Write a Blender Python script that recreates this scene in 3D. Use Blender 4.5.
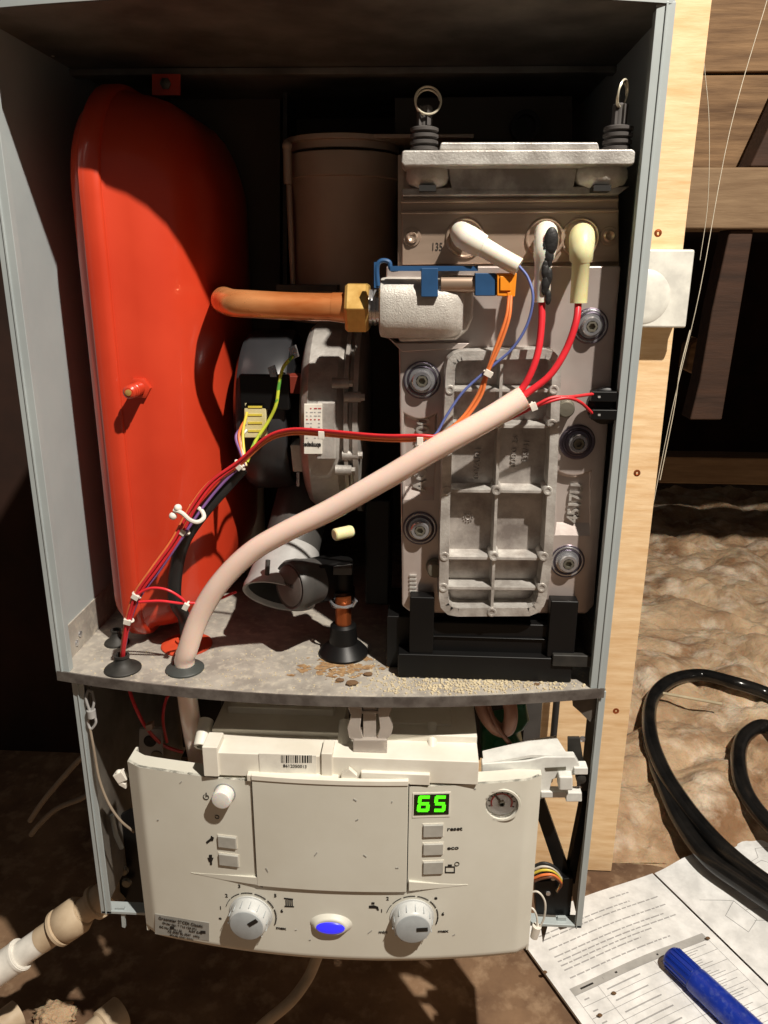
import bpy, bmesh, math, random
from mathutils import Vector, Matrix, Quaternion, noise
random.seed(7)
for o in list(bpy.data.objects): bpy.data.objects.remove(o)
SC = bpy.context.scene
COL = SC.collection
# ------------------------------------------------------------------ camera
CAM = Vector((0.2922308, -0.54495519, 0.31145126)); YAW, PITCH, ROLL, F = 0.04886861, 0.3021898, 0.0065747, 769.0
fwd = Vector((-math.sin(YAW)*math.cos(PITCH), math.cos(YAW)*math.cos(PITCH), -math.sin(PITCH)))
rt0 = Vector((math.cos(YAW), math.sin(YAW), 0)); up0 = rt0.cross(fwd)
rt = math.cos(ROLL)*rt0 + math.sin(ROLL)*up0
up = -math.sin(ROLL)*rt0 + math.cos(ROLL)*up0
cd = bpy.data.cameras.new('camera'); cam = bpy.data.objects.new('camera', cd); COL.objects.link(cam)
cd.sensor_fit = 'VERTICAL'; cd.sensor_height = 36.0; cd.lens = F/1024*36.0
cd.clip_start = 0.01; cd.clip_end = 50
m3 = Matrix((rt, up, -fwd)).transposed()
cam.matrix_world = Matrix.Translation(CAM) @ m3.to_4x4()
SC.camera = cam
# ------------------------------------------------------------------ world, lamp, exposure
w = bpy.data.worlds.new('world'); SC.world = w; w.use_nodes = True
bg = w.node_tree.nodes['Background']; bg.inputs[0].default_value = (1.0, 0.86, 0.74, 1); bg.inputs[1].default_value = 0.078
LAMP = Vector((1.02, -0.93, 1.90))
ld = bpy.data.lights.new('work_lamp', 'POINT'); ld.energy = 350; ld.color = (1.0, 0.925, 0.82); ld.shadow_soft_size = 0.022
lo = bpy.data.objects.new('work_lamp', ld); lo.location = LAMP; COL.objects.link(lo)
SC.view_settings.view_transform = 'Standard'; SC.view_settings.look = 'None'
SC.view_settings.exposure = 0.0; SC.view_settings.gamma = 1.0; SC.view_settings.use_curve_mapping = False
# ------------------------------------------------------------------ helpers: points from the photograph at a real depth
def ray(px, py):
    return (fwd + rt*((px-384)/F) - up*((py-512)/F))
def Yp(px, py, Y):
    d = ray(px, py); return CAM + d*((Y-CAM.y)/d.y)
def Zp(px, py, Z):
    d = ray(px, py); return CAM + d*((Z-CAM.z)/d.z)
def Xp(px, py, X):
    d = ray(px, py); return CAM + d*((X-CAM.x)/d.x)
def pxm(px, py, Y):      # metres per pixel at that depth
    return (Yp(px, py, Y)-CAM).dot(fwd)/F
# ------------------------------------------------------------------ materials
def srgb(c):
    return tuple(((v/255)/12.92 if v/255 <= 0.04045 else ((v/255+0.055)/1.055)**2.4) for v in c)
def mat(name, rgb, rough=0.5, metal=0.0, rgb2=None, scale=40, bump=0.0, bscale=200, detail=4, stretch=None, spec=0.5,
        trans=0.0, emit=None, estr=0, coat=0.0, lo_=0.35, hi_=0.65, ior=1.45, rvar=0.0, dust=None, dscale=60, damt=0.6, sss=0.0, bdist=0.001):
    m = bpy.data.materials.new(name); m.use_nodes = True; nt = m.node_tree; N = nt.nodes; L = nt.links
    b = N['Principled BSDF']
    b.inputs['Base Color'].default_value = (*srgb(rgb), 1); b.inputs['Roughness'].default_value = rough
    b.inputs['Metallic'].default_value = metal; b.inputs['Specular IOR Level'].default_value = spec
    b.inputs['Transmission Weight'].default_value = trans; b.inputs['Coat Weight'].default_value = coat; b.inputs['IOR'].default_value = ior
    if sss: b.inputs['Subsurface Weight'].default_value = sss; b.inputs['Subsurface Scale'].default_value = 0.004
    if emit: b.inputs['Emission Color'].default_value = (*srgb(emit), 1); b.inputs['Emission Strength'].default_value = estr
    tc = N.new('ShaderNodeTexCoord'); mp = N.new('ShaderNodeMapping'); L.new(tc.outputs['Object'], mp.inputs[0])
    if stretch: mp.inputs['Scale'].default_value = stretch
    col = None
    def nz(s, d):
        n = N.new('ShaderNodeTexNoise'); n.inputs['Scale'].default_value = s; n.inputs['Detail'].default_value = d; n.inputs['Roughness'].default_value = .6
        L.new(mp.outputs[0], n.inputs['Vector']); return n
    if rgb2 is None and not emit and not trans:
        rgb2 = tuple(int(v*0.88) for v in rgb)
    if rgb2:
        n = nz(scale, detail); r = N.new('ShaderNodeValToRGB')
        r.color_ramp.elements[0].position = lo_; r.color_ramp.elements[1].position = hi_
        r.color_ramp.elements[0].color = (*srgb(rgb), 1); r.color_ramp.elements[1].color = (*srgb(rgb2), 1)
        L.new(n.outputs['Fac'], r.inputs[0]); col = r.outputs[0]
    if dust:
        n = nz(dscale, 8); r = N.new('ShaderNodeValToRGB'); r.color_ramp.elements[0].position = 0.5; r.color_ramp.elements[1].position = 0.68
        r.color_ramp.elements[1].color = (damt, damt, damt, 1); L.new(n.outputs['Fac'], r.inputs[0])
        mx = N.new('ShaderNodeMix'); mx.data_type = 'RGBA'; L.new(r.outputs[0], mx.inputs['Factor'])
        if col: L.new(col, mx.inputs['A'])
        else: mx.inputs['A'].default_value = (*srgb(rgb), 1)
        mx.inputs['B'].default_value = (*srgb(dust), 1); col = mx.outputs['Result']
    if col: L.new(col, b.inputs['Base Color'])
    if rvar:
        n = nz(scale*1.7, 3); mr = N.new('ShaderNodeMapRange'); mr.inputs['To Min'].default_value = max(0, rough-rvar); mr.inputs['To Max'].default_value = min(1, rough+rvar)
        L.new(n.outputs['Fac'], mr.inputs['Value']); L.new(mr.outputs[0], b.inputs['Roughness'])
    if bump:
        n = nz(bscale, 5); bp = N.new('ShaderNodeBump'); bp.inputs['Strength'].default_value = bump; bp.inputs['Distance'].default_value = bdist
        L.new(n.outputs['Fac'], bp.inputs['Height']); L.new(bp.outputs[0], b.inputs['Normal'])
    return m
def wood(name, rgb, rgb2, axis='Z', scale=30, plank=None, bump=0.4, rough=0.8, ratio=9):
    st = {'Z': (ratio, ratio, 1), 'X': (1, ratio, ratio), 'Y': (ratio, 1, ratio)}[axis]
    m = mat(name, rgb, rough, rgb2=rgb2, scale=scale/3, stretch=st, bump=bump, bscale=scale, detail=7, lo_=.3, hi_=.7)
    return m
M = {}
M['case'] = mat('painted_steel_grey', (172, 180, 180), .5, .15, rgb2=(162, 170, 171), scale=12, bump=.05)
M['case_in'] = mat('dull_galvanised_steel', (122, 117, 109), .5, .3, rgb2=(84, 79, 73), scale=18, bump=.05)
M['shelf'] = mat('dusty_shelf_steel', (174, 168, 158), .6, .1, rgb2=(142, 136, 128), scale=34, dust=(196, 188, 172), dscale=130, damt=.75, bump=.3, bscale=500, detail=8)
M['edge'] = mat('worn_steel_edge', (120, 115, 110), .55, .4, rgb2=(88, 82, 78), scale=80)
M['rust'] = mat('rust_stain', (168, 138, 100), .9, rgb2=(124, 92, 60), scale=160, detail=8, bump=.5)
M['back'] = mat('brown_grey_back_sheet', (104, 94, 84), .7, .1, rgb2=(88, 78, 68), scale=6)
M['red'] = mat('red_enamel', (200, 64, 38), .32, rgb2=(186, 54, 31), scale=7, coat=.35, spec=.5)
M['cast'] = mat('cast_aluminium', (196, 190, 184), .38, .5, rgb2=(140, 132, 127), scale=45, bump=.25, bscale=450, detail=8, rvar=.1)
M['castr'] = mat('cast_aluminium_ribs', (212, 209, 203), .4, .45, rgb2=(164, 158, 152), scale=70, bump=.35, bscale=600, detail=8)
M['castw'] = mat('sand_cast_aluminium', (206, 202, 194), .5, .3, rgb2=(186, 180, 172), scale=120, bump=.5, bscale=900, detail=6)
M['castp'] = mat('machined_aluminium_plate', (206, 196, 190), .3, .5, rgb2=(178, 164, 158), scale=12, bump=.06, bscale=300, rvar=.08)
M['steel'] = mat('stained_stainless_steel', (188, 166, 148), .32, .55, rgb2=(150, 128, 110), scale=10, stretch=(.4, 1, 3), rvar=.08)
M['bolt'] = mat('zinc_plated_bolt', (205, 205, 206), .22, .75, rgb2=(160, 160, 165), scale=60)
M['boltp'] = mat('dark_zinc_washer', (112, 104, 116), .3, .85)
M['boltg'] = mat('aged_grey_bolt', (120, 116, 104), .5, .6, bump=.3)
M['ringm'] = mat('bright_ring_wire', (232, 224, 200), .3, .4)
M['copper'] = mat('copper_tube', (232, 160, 104), .28, .5, rgb2=(196, 112, 58), scale=14, stretch=(1, 3, 3), rvar=.08)
M['copd'] = mat('aged_copper', (170, 92, 50), .4, .8)
M['brass'] = mat('brass_nut', (214, 176, 104), .34, .5, rgb2=(182, 140, 70), scale=60)
M['flue'] = mat('brown_grey_flue_metal', (178, 160, 142), .45, .2, rgb2=(156, 138, 122), scale=9)
M['fan'] = mat('die_cast_fan_housing', (186, 182, 176), .42, .35, rgb2=(136, 130, 124), scale=30, bump=.35, bscale=380, detail=7)
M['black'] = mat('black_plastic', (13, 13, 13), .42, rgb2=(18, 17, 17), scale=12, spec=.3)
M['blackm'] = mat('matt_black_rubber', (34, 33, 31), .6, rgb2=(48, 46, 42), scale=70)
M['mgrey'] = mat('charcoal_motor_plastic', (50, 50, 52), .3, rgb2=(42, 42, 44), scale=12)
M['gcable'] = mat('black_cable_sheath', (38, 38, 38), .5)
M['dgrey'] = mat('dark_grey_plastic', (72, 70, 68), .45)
M['lgrey'] = mat('light_grey_plastic', (168, 166, 164), .4)
M['rubber_g'] = mat('grey_rubber', (66, 70, 68), .5)
M['greyr'] = mat('dark_ribbed_rubber', (84, 80, 78), .6, rgb2=(64, 60, 58))
M['orange_r'] = mat('orange_rubber', (206, 74, 44), .5)
M['blue'] = mat('blue_plastic', (44, 82, 124), .38, rgb2=(38, 72, 110))
M['orange'] = mat('orange_plastic', (238, 148, 38), .4, rgb2=(228, 136, 30))
M['silic'] = mat('milky_silicone', (236, 232, 220), .42, rgb2=(224, 218, 200), scale=40, sss=.35)
M['silicy'] = mat('yellowed_silicone', (226, 222, 178), .42, rgb2=(214, 206, 150), scale=40, sss=.35)
M['tar'] = mat('black_sealant', (34, 32, 32), .5, bump=.7)
M['tube'] = mat('pinkish_clear_sleeve', (244, 222, 208), .22, rgb2=(236, 208, 194), scale=10, stretch=(1, 1, 1), sss=.3, coat=.6)
M['tubel'] = mat('dull_clear_tube', (150, 120, 100), .4)
M['wred'] = mat('red_wire', (206, 44, 50), .4)
M['wredf'] = mat('bright_red_lead', (226, 48, 58), .35)
M['worange'] = mat('orange_wire', (236, 128, 70), .4)
M['wblue'] = mat('blue_wire', (96, 110, 170), .4)
M['wpurple'] = mat('purple_wire', (128, 92, 150), .4)
M['wyg'] = mat('yellow_green_wire', (186, 196, 60), .4, rgb2=(84, 150, 60), scale=60, lo_=.48, hi_=.52)
M['wyellow'] = mat('yellow_wire', (226, 206, 80), .4)
M['wbrown'] = mat('brown_wire', (110, 66, 44), .4)
M['wwhite'] = mat('white_wire', (220, 214, 202), .4)
M['wgrey'] = mat('grey_flex', (148, 134, 116), .5)
M['tie'] = mat('white_nylon_tie', (232, 226, 214), .4)
M['panel'] = mat('cream_white_plastic', (212, 210, 198), .45, rgb2=(206, 203, 190), scale=14)
M['panel2'] = mat('flap_plastic', (207, 205, 193), .45, rgb2=(201, 198, 185), scale=14)
M['pbox'] = mat('ivory_plastic_box', (226, 222, 210), .5, rgb2=(214, 208, 194), scale=22)
M['arm'] = mat('white_moulded_plastic', (222, 222, 216), .45)
M['btn'] = mat('grey_push_button', (176, 174, 166), .4)
M['knob'] = mat('pale_grey_knob', (200, 202, 200), .4, rgb2=(190, 192, 190), scale=90)
M['knobf'] = mat('grey_knob_face', (172, 178, 180), .4)
M['frost'] = mat('frosted_white_cap', (238, 236, 230), .3, sss=.3)
M['ink'] = mat('black_printing', (30, 28, 26), .6)
M['inkg'] = mat('grey_printing', (172, 171, 170), .7)
M['tablehead'] = mat('grey_table_band', (176, 174, 170), .8)
M['inkr'] = mat('red_printing', (176, 40, 44), .6)
M['lcd'] = mat('display_window', (22, 34, 12), .25)
M['seg'] = mat('lit_green_digit', (60, 220, 20), .5, emit=(90, 255, 20), estr=1.0)
M['lens'] = mat('lit_blue_lens', (40, 40, 210), .3, emit=(52, 48, 235), estr=.85)
M['label'] = mat('white_paper_label', (232, 228, 216), .7)
M['labelg'] = mat('silver_grey_label', (160, 158, 152), .5)
M['labely'] = mat('cream_connector', (218, 210, 170), .5, rgb2=(200, 188, 130))
M['clearp'] = mat('smoky_clear_plastic', (218, 208, 198), .25, trans=.5, rgb2=(206, 196, 186))
M['glass'] = mat('clear_gauge_glass', (255, 255, 255), .05, trans=1.0)
M['dial'] = mat('gauge_dial', (206, 204, 200), .5)
M['board'] = None
M['green'] = mat('green_plastic', (26, 96, 62), .4)
M['hoseb'] = mat('brown_hose', (150, 104, 82), .45)
M['dirt'] = mat('sand_coloured_crumbs', (206, 192, 160), .9)
M['dirtd'] = mat('brown_rust_flakes', (110, 84, 58), .95, bump=.6)
M['hose'] = mat('glossy_black_hose', (18, 18, 18), .2, rgb2=(32, 30, 28), scale=30)
M['switch'] = mat('white_switch_plastic', (228, 226, 216), .35)
M['paper'] = mat('white_booklet_paper', (238, 238, 236), .7)
M['pen'] = mat('blue_marker_plastic', (28, 54, 160), .3, dust=(120, 135, 190), dscale=180, damt=.2)
M['penc'] = mat('blue_marker_cap', (22, 50, 150), .28)
M['pvc'] = mat('white_waste_pipe', (240, 236, 226), .35)
M['pvcd'] = mat('cream_pipe_fitting', (196, 176, 148), .5, rgb2=(176, 154, 126))
M['web'] = mat('pale_cobweb', (200, 190, 170), .8)
# setting materials
M['ply'] = wood('pine_faced_plywood', (236, 206, 164), (212, 172, 124), 'X', 55, bump=.3, ratio=7)
M['sark'] = wood('rough_brown_boarding', (138, 108, 76), (84, 60, 38), 'X', 24, bump=1.0, ratio=10)
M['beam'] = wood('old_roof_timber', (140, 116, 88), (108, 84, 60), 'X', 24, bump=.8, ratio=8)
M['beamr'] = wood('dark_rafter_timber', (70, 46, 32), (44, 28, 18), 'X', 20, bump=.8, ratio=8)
M['floorw'] = mat('dusty_brown_boards', (136, 108, 82), .9, rgb2=(92, 68, 50), scale=9, detail=9, dust=(168, 142, 114), dscale=40, bump=.5, bscale=150)
M['shade'] = mat('shade_dark_brown', (52, 30, 20), .95, rgb2=(34, 20, 13), scale=7, detail=6)  # brown taken near black to stand in for shade left of the boiler
M['insul'] = mat('mineral_wool', (206, 178, 144), 1.0, rgb2=(140, 106, 76), scale=9, detail=9, lo_=.36, hi_=.66, bump=1.0, bscale=90, bdist=.006, dust=(226, 208, 184), dscale=14, damt=.8, sss=.25)
# ------------------------------------------------------------------ object helpers
def thing(name, loc, label, cat, group=None, kind=None):
    o = bpy.data.objects.new(name, None); COL.objects.link(o); o.location = loc; o.empty_display_size = .01
    tag(o, label, cat, group, kind); return o
def tag(o, label=None, cat=None, group=None, kind=None):
    if label: o['label'] = label
    if cat: o['category'] = cat
    if group: o['group'] = group
    if kind: o['kind'] = kind
    return o
def root_loc(p):
    while p is not None and p.parent is not None: p = p.parent
    return Vector(p.location) if p is not None else None
def frame(n):
    n = Vector(n).normalized(); a = Vector((0, 0, 1)) if abs(n.z) < .9 else Vector((1, 0, 0))
    u = a.cross(n).normalized(); return u, n.cross(u), n
class MB:
    def __init__(s): s.v = []; s.f = []
    def add(s, vs, fs):
        k = len(s.v); s.v += [Vector(v) for v in vs]; s.f += [tuple(i+k for i in f) for f in fs]; return s
    def box(s, a, b):
        x0, y0, z0 = a; x1, y1, z1 = b
        x0, x1 = sorted((x0, x1)); y0, y1 = sorted((y0, y1)); z0, z1 = sorted((z0, z1))
        return s.add([(x0,y0,z0),(x1,y0,z0),(x1,y1,z0),(x0,y1,z0),(x0,y0,z1),(x1,y0,z1),(x1,y1,z1),(x0,y1,z1)],
                     [(0,3,2,1),(4,5,6,7),(0,1,5,4),(1,2,6,5),(2,3,7,6),(3,0,4,7)])
    def obox(s, c, ax, ay, az):      # oriented box, half axes
        c = Vector(c); ax, ay, az = Vector(ax), Vector(ay), Vector(az)
        vs = [c+sx*ax+sy*ay+sz*az for sz in (-1,1) for sx, sy in ((-1,-1),(1,-1),(1,1),(-1,1))]
        return s.add(vs, [(0,3,2,1),(4,5,6,7),(0,1,5,4),(1,2,6,5),(2,3,7,6),(3,0,4,7)])
    def prism(s, poly, d, scale=1.0):      # polygon of 3D points extruded along d, far end scaled about its centre
        poly = [Vector(p) for p in poly]; n = len(poly); d = Vector(d); c = sum(poly, Vector())/n
        far = [c+(p-c)*scale+d for p in poly]
        nrm = sum(((poly[i]-c).cross(poly[(i+1) % n]-c) for i in range(n)), Vector())
        fl = nrm.dot(d) > 0
        A = list(range(n)); B = [i+n for i in A]
        fs = [tuple(A[::-1]) if fl else tuple(A), tuple(B) if fl else tuple(B[::-1])]
        for i in range(n):
            j = (i+1) % n; q = (i, j, j+n, i+n); fs.append(q if fl else q[::-1])
        return s.add(poly+far, fs)
    def cyl(s, p0, p1, r0, r1=None, n=24, cap=True, ph=0):
        r1 = r0 if r1 is None else r1; p0, p1 = Vector(p0), Vector(p1); u, v, w_ = frame(p1-p0)
        vs = []
        for p, r in ((p0, r0), (p1, r1)):
            for i in range(n):
                a = 2*math.pi*i/n+ph; vs.append(p+u*math.cos(a)*r+v*math.sin(a)*r)
        fs = [(i, (i+1) % n, (i+1) % n+n, i+n) for i in range(n)]
        if cap: fs += [tuple(range(n))[::-1], tuple(range(n, 2*n))]
        return s.add(vs, fs)
    def lathe(s, o, axis, prof, n=32, sx=1.0, u=None, cap=True):     # prof: (r, h)
        o = Vector(o); 
        if u is None: u, v, w_ = frame(axis)
        else:
            w_ = Vector(axis).normalized(); u = (Vector(u)-w_*Vector(u).dot(w_)).normalized(); v = w_.cross(u)
        vs = []; m_ = len(prof)
        for r, h in prof:
            for i in range(n):
                a = 2*math.pi*i/n; vs.append(o+w_*h+u*math.cos(a)*r*sx+v*math.sin(a)*r)
        fs = []
        for k in range(m_-1):
            for i in range(n):
                j = (i+1) % n; fs.append((k*n+i, k*n+j, (k+1)*n+j, (k+1)*n+i))
        if cap: fs += [tuple(range(n))[::-1], tuple(range((m_-1)*n, m_*n))]
        return s.add(vs, fs)
    def ring(s, o, axis, R, r, n=36, m_=10, a0=0, a1=2*math.pi, e=1.0, u=None):
        o = Vector(o)
        if u is None: u, v, w_ = frame(axis)
        else:
            w_ = Vector(axis).normalized(); u = (Vector(u)-w_*Vector(u).dot(w_)).normalized(); v = w_.cross(u)
        pts = [o+u*math.cos(a0+(a1-a0)*i/n)*R+v*math.sin(a0+(a1-a0)*i/n)*R*e for i in range(n+1)]
        if abs(a1-a0-2*math.pi) < 1e-6: return s.tube(pts[:-1], r, m_, closed=True)
        return s.tube(pts, r, m_)
    def tube(s, pts, r, n=12, closed=False, cap=True):
        pts = [Vector(p) for p in pts]; k = len(pts); rr = r if isinstance(r, (list, tuple)) else [r]*k
        vs = []; prev = None
        for i, p in enumerate(pts):
            a = pts[(i-1) % k] if (closed or i) else p; b = pts[(i+1) % k] if (closed or i < k-1) else p
            t = (b-a).normalized()
            if prev is None: u, v, _ = frame(t)
            else:
                u = (prev-t*prev.dot(t)).normalized(); v = t.cross(u)
            prev = u
            for j in range(n):
                an = 2*math.pi*j/n; vs.append(p+u*math.cos(an)*rr[i]+v*math.sin(an)*rr[i])
        fs = []
        for i in range(k if closed else k-1):
            i2 = (i+1) % k
            for j in range(n):
                j2 = (j+1) % n; fs.append((i*n+j, i*n+j2, i2*n+j2, i2*n+j))
        if cap and not closed: fs += [tuple(range(n))[::-1], tuple(range((k-1)*n, k*n))]
        return s.add(vs, fs)
    def ball(s, c, r, sc=(1, 1, 1), n=16):
        c = Vector(c); prof = [(max(1e-5, math.sin(math.pi*i/n)), -math.cos(math.pi*i/n)) for i in range(n+1)]
        vs = []; 
        for q, h in prof:
            for i in range(n*2):
                a = math.pi*i/n; vs.append(c+Vector((q*math.cos(a)*r*sc[0], q*math.sin(a)*r*sc[1], h*r*sc[2])))
        N_ = 2*n; fs = [(k*N_+i, k*N_+(i+1) % N_, (k+1)*N_+(i+1) % N_, (k+1)*N_+i) for k in range(n) for i in range(N_)]
        return s.add(vs, fs)
    def build(s, name, m, parent=None, bevel=0, seg=2, smooth=True, ang=38, sub=0):
        if parent is not None: o0 = root_loc(parent)
        else:
            lo_ = [min(v[i] for v in s.v) for i in range(3)]; hi = [max(v[i] for v in s.v) for i in range(3)]
            o0 = Vector(((lo_[0]+hi[0])/2, (lo_[1]+hi[1])/2, lo_[2]))
        me = bpy.data.meshes.new(name); me.from_pydata([v-o0 for v in s.v], [], s.f); me.update()
        b = bmesh.new(); b.from_mesh(me); bmesh.ops.recalc_face_normals(b, faces=b.faces); b.to_mesh(me); b.free()
        me.materials.append(m)
        if smooth:
            for p in me.polygons: p.use_smooth = True
            me.set_sharp_from_angle(angle=math.radians(ang))
        o = bpy.data.objects.new(name, me); COL.objects.link(o)
        if parent is not None: o.parent = parent
        else: o.location = o0
        if sub:
            md = o.modifiers.new('sub', 'SUBSURF'); md.levels = sub; md.render_levels = sub
        if bevel:
            md = o.modifiers.new('bevel', 'BEVEL'); md.width = bevel; md.segments = seg; md.limit_method = 'ANGLE'; md.angle_limit = math.radians(40); md.harden_normals = True
            md.use_clamp_overlap = True
        return o
def spline(pts, n=8):
    pts = [Vector(p) for p in pts]; out = []
    for i in range(len(pts)-1):
        p0 = pts[i-1] if i else pts[i]*2-pts[i+1]; p1 = pts[i]; p2 = pts[i+1]; p3 = pts[i+2] if i+2 < len(pts) else p2*2-p1
        for k in range(n):
            t = k/n; out.append(.5*((2*p1)+(p2-p0)*t+(2*p0-5*p1+4*p2-p3)*t*t+(3*p1-p0-3*p2+p3)*t**3))
    out.append(pts[-1]); return out
def wire(pts, r, n=8, k=8):
    m_ = MB(); m_.tube(spline(pts, k), r, n); return m_
def py(*a):       # list of (px,py,Y) -> points
    return [Yp(*q) for q in a]
def quad(px0, py0, px1, py1, Y):
    return [Yp(px0, py1, Y), Yp(px1, py1, Y), Yp(px1, py0, Y), Yp(px0, py0, Y)]
def text(body, name, m, parent, o, xd, yd, size, ext=.0002, sx=1.0, align='LEFT', bold=0):
    c = bpy.data.curves.new('t', 'FONT'); c.body = body; c.size = size; c.extrude = ext; c.align_x = align; c.align_y = 'CENTER'
    c.resolution_u = 3; c.offset = bold
    ob = bpy.data.objects.new('t', c); COL.objects.link(ob)
    dg = bpy.context.evaluated_depsgraph_get(); me = bpy.data.meshes.new_from_object(ob.evaluated_get(dg))
    bpy.data.objects.remove(ob); me.name = name
    xd = Vector(xd).normalized(); n = xd.cross(Vector(yd)).normalized(); y2 = n.cross(xd); o0 = root_loc(parent)
    for v in me.vertices: v.co = Vector(o)+xd*v.co.x*sx+y2*v.co.y+n*v.co.z-o0
    me.materials.clear(); me.materials.append(m)
    r = bpy.data.objects.new(name, me); COL.objects.link(r); r.parent = parent; return r
def copy_tree(o, parent=None):
    c = o.copy(); COL.objects.link(c)
    if parent is not None: c.parent = parent
    for ch in [x for x in bpy.data.objects if x.parent == o]: copy_tree(ch, c)
    return c
W, H, D = .44, .4688, .36
def bow(x): return -.026*(1-((x-W/2)/(W/2))**2)
exec_parts = []

# ================================================================== SETTING
fl = MB(); fl.box((-1.6, -1.6, -.56), (2.6, 3.0, -.505)); tag(fl.build('floor', M['floorw'], smooth=False), kind='structure')
wb = MB()
# rough boards of the roof slope behind, right of the boiler
zz = .47
zz = a_z0 = Yp(676, 168, .90).z
while zz < 1.7:
    h = .145; off = random.uniform(0, .006)
    wb.box((.30, .90+off, zz), (2.6, .93+off, zz+h-.004)); zz += h
tag(wb.build('wall_back', M['sark'], bevel=.003), kind='structure')
wl = MB(); wl.box((-1.6, .60, -.505), (.36, .64, 1.6)); tag(wl.build('wall_left', M['shade'], smooth=False), kind='structure')  # its colour carries the darkness that the lamp leaves out here
wf = MB(); wf.box((.36, 2.90, -.505), (2.6, 2.94, 1.0)); wf.box((.36, .95, .44), (2.6, 2.9, .462)); tag(wf.build('wall_far', M['shade'], smooth=False), kind='structure')

# plywood mounting board
b0 = Yp(706, -20, .372); b1 = Yp(612, 884, .372)
bd = MB(); bd.box((-.12, .366, -.62+.115), (.516, .386, 1.2))
xr = Yp(682, 260, .366).x
bd = MB(); bd.prism([(.02, .366, -.503), (xr, .366, -.503), (xr, .366, 1.2), (.02, .366, 1.2)], (0, .02, 0))
pb = bd.build('plywood_board', M['ply'], bevel=.001); tag(pb, 'pale plywood mounting board standing behind the grey boiler casing', 'board')
for (x, y) in ((658, 233), (637, 473), (616, 711)):
    p = Yp(x, y, .366); s = MB(); s.lathe(p+Vector((0, .001, 0)), (0, -1, 0), [(.0042, 0), (.0042, .0012), (.0022, .0016), (.0008, .0008)], 14)
    s.build('screw', M['copd'], pb)

# mineral wool blanket
def lump(x, y):
    wx = x+.03*noise.noise(Vector((x*7, y*7, 1))); wy = y+.03*noise.noise(Vector((x*7, y*7, 5)))
    return .050*abs(noise.noise(Vector((wx*7, wy*7, 3))))+.020*abs(noise.noise(Vector((wx*15, wy*15, 9))))+.007*abs(noise.noise(Vector((wx*34, wy*34, 4))))+.002*abs(noise.noise(Vector((wx*80, wy*80, 4))))-.022
ins = MB(); nx, ny = 300, 360; x0, x1, y0, y1 = .40, 1.9, .375, 2.35
vs = []
for j in range(ny+1):
    y = y0+(y1-y0)*(j/ny)**1.3
    for i in range(nx+1):
        x = x0+(x1-x0)*(i/nx)**1.3
        e = min(1, (y-y0)/.10); yy = y + (.03*noise.noise(Vector((x*9, 0, 2))) if j < 6 else 0)
        vs.append((x, yy, -.503+e*.035+max(-.03, lump(x, y))*(.25+.75*e)+(.0 if j else -.01)))
fs = [(j*(nx+1)+i, j*(nx+1)+i+1, (j+1)*(nx+1)+i+1, (j+1)*(nx+1)+i) for j in range(ny) for i in range(nx)]
ins.add(vs, fs); o = ins.build('mineral_wool', M['insul'], ang=180)
tag(o, 'loose tan mineral wool insulation lying between the loft joists', 'insulation', kind='stuff')

# roof timbers
def timber(name, pts, depth, m, label, cat='beam', scale=1):
    t = MB(); t.prism(pts, depth); o = t.build(name, m, bevel=.003); tag(o, label, cat); return o
a = Yp(676, 167, .80); b = Yp(676, 229, .80)
bm_ = MB(); bm_.box((xr-.02, .80, b.z), (2.4, .895, a.z)); o = bm_.build('roof_beam', M['beam'], bevel=.004)
tag(o, 'rough brown horizontal roof beam right of the white switch, brightly lit', 'beam')
jz0 = Zp(700, 486, -.42); 
bm_ = MB(); p = Yp(700, 484, 1.6); q = Yp(700, 457, 1.6); bm_.box((.55, 1.6, p.z), (2.4, 1.68, q.z)); o = bm_.build('ceiling_joist', M['beam'], bevel=.004)
tag(o, 'dim pale joist lying across the dark eaves beyond the insulation', 'joist')
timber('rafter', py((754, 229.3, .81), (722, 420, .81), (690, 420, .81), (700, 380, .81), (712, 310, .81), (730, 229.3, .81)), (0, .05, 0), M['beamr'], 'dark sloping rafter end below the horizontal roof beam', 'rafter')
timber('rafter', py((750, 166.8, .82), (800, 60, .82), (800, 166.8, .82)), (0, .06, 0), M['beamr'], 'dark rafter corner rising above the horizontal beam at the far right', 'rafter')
timber('plaster_lump', py((690, 345, .95), (700, 338, .95), (712, 350, .95), (715, 372, .95), (700, 377, .95), (686, 370, .95)), (0, .05, 0), M['sark'], 'small pale lump in the dark eaves under the sloping rafter', 'lump')

# wall switch
t = thing('wall_switch', Yp(664, 325, .366), 'square white switch plate on the plywood board beside the boiler', 'switch')
p0 = Yp(620, 249, .335); p1 = Yp(686, 328, .335)
s = MB(); s.box((p1.x-.088, .335, p1.z), (p1.x, .344, p0.z)); s.build('switch_plate', M['switch'], t, bevel=.0025, seg=3)
s = MB(); s.box((p1.x-.085, .344, p1.z+.003), (p1.x-.003, .366, p0.z-.003)); s.build('back_box', M['switch'], t, bevel=.002)
s = MB(); c = Yp(643, 297, .335); s.lathe(c+Vector((0, .001, 0)), (0, -1, 0), [(.029, 0), (.029, .0012), (.0275, .0022), (.02, .0032), (.001, .0038)], 48); s.build('round_cover', M['switch'], t)

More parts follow.
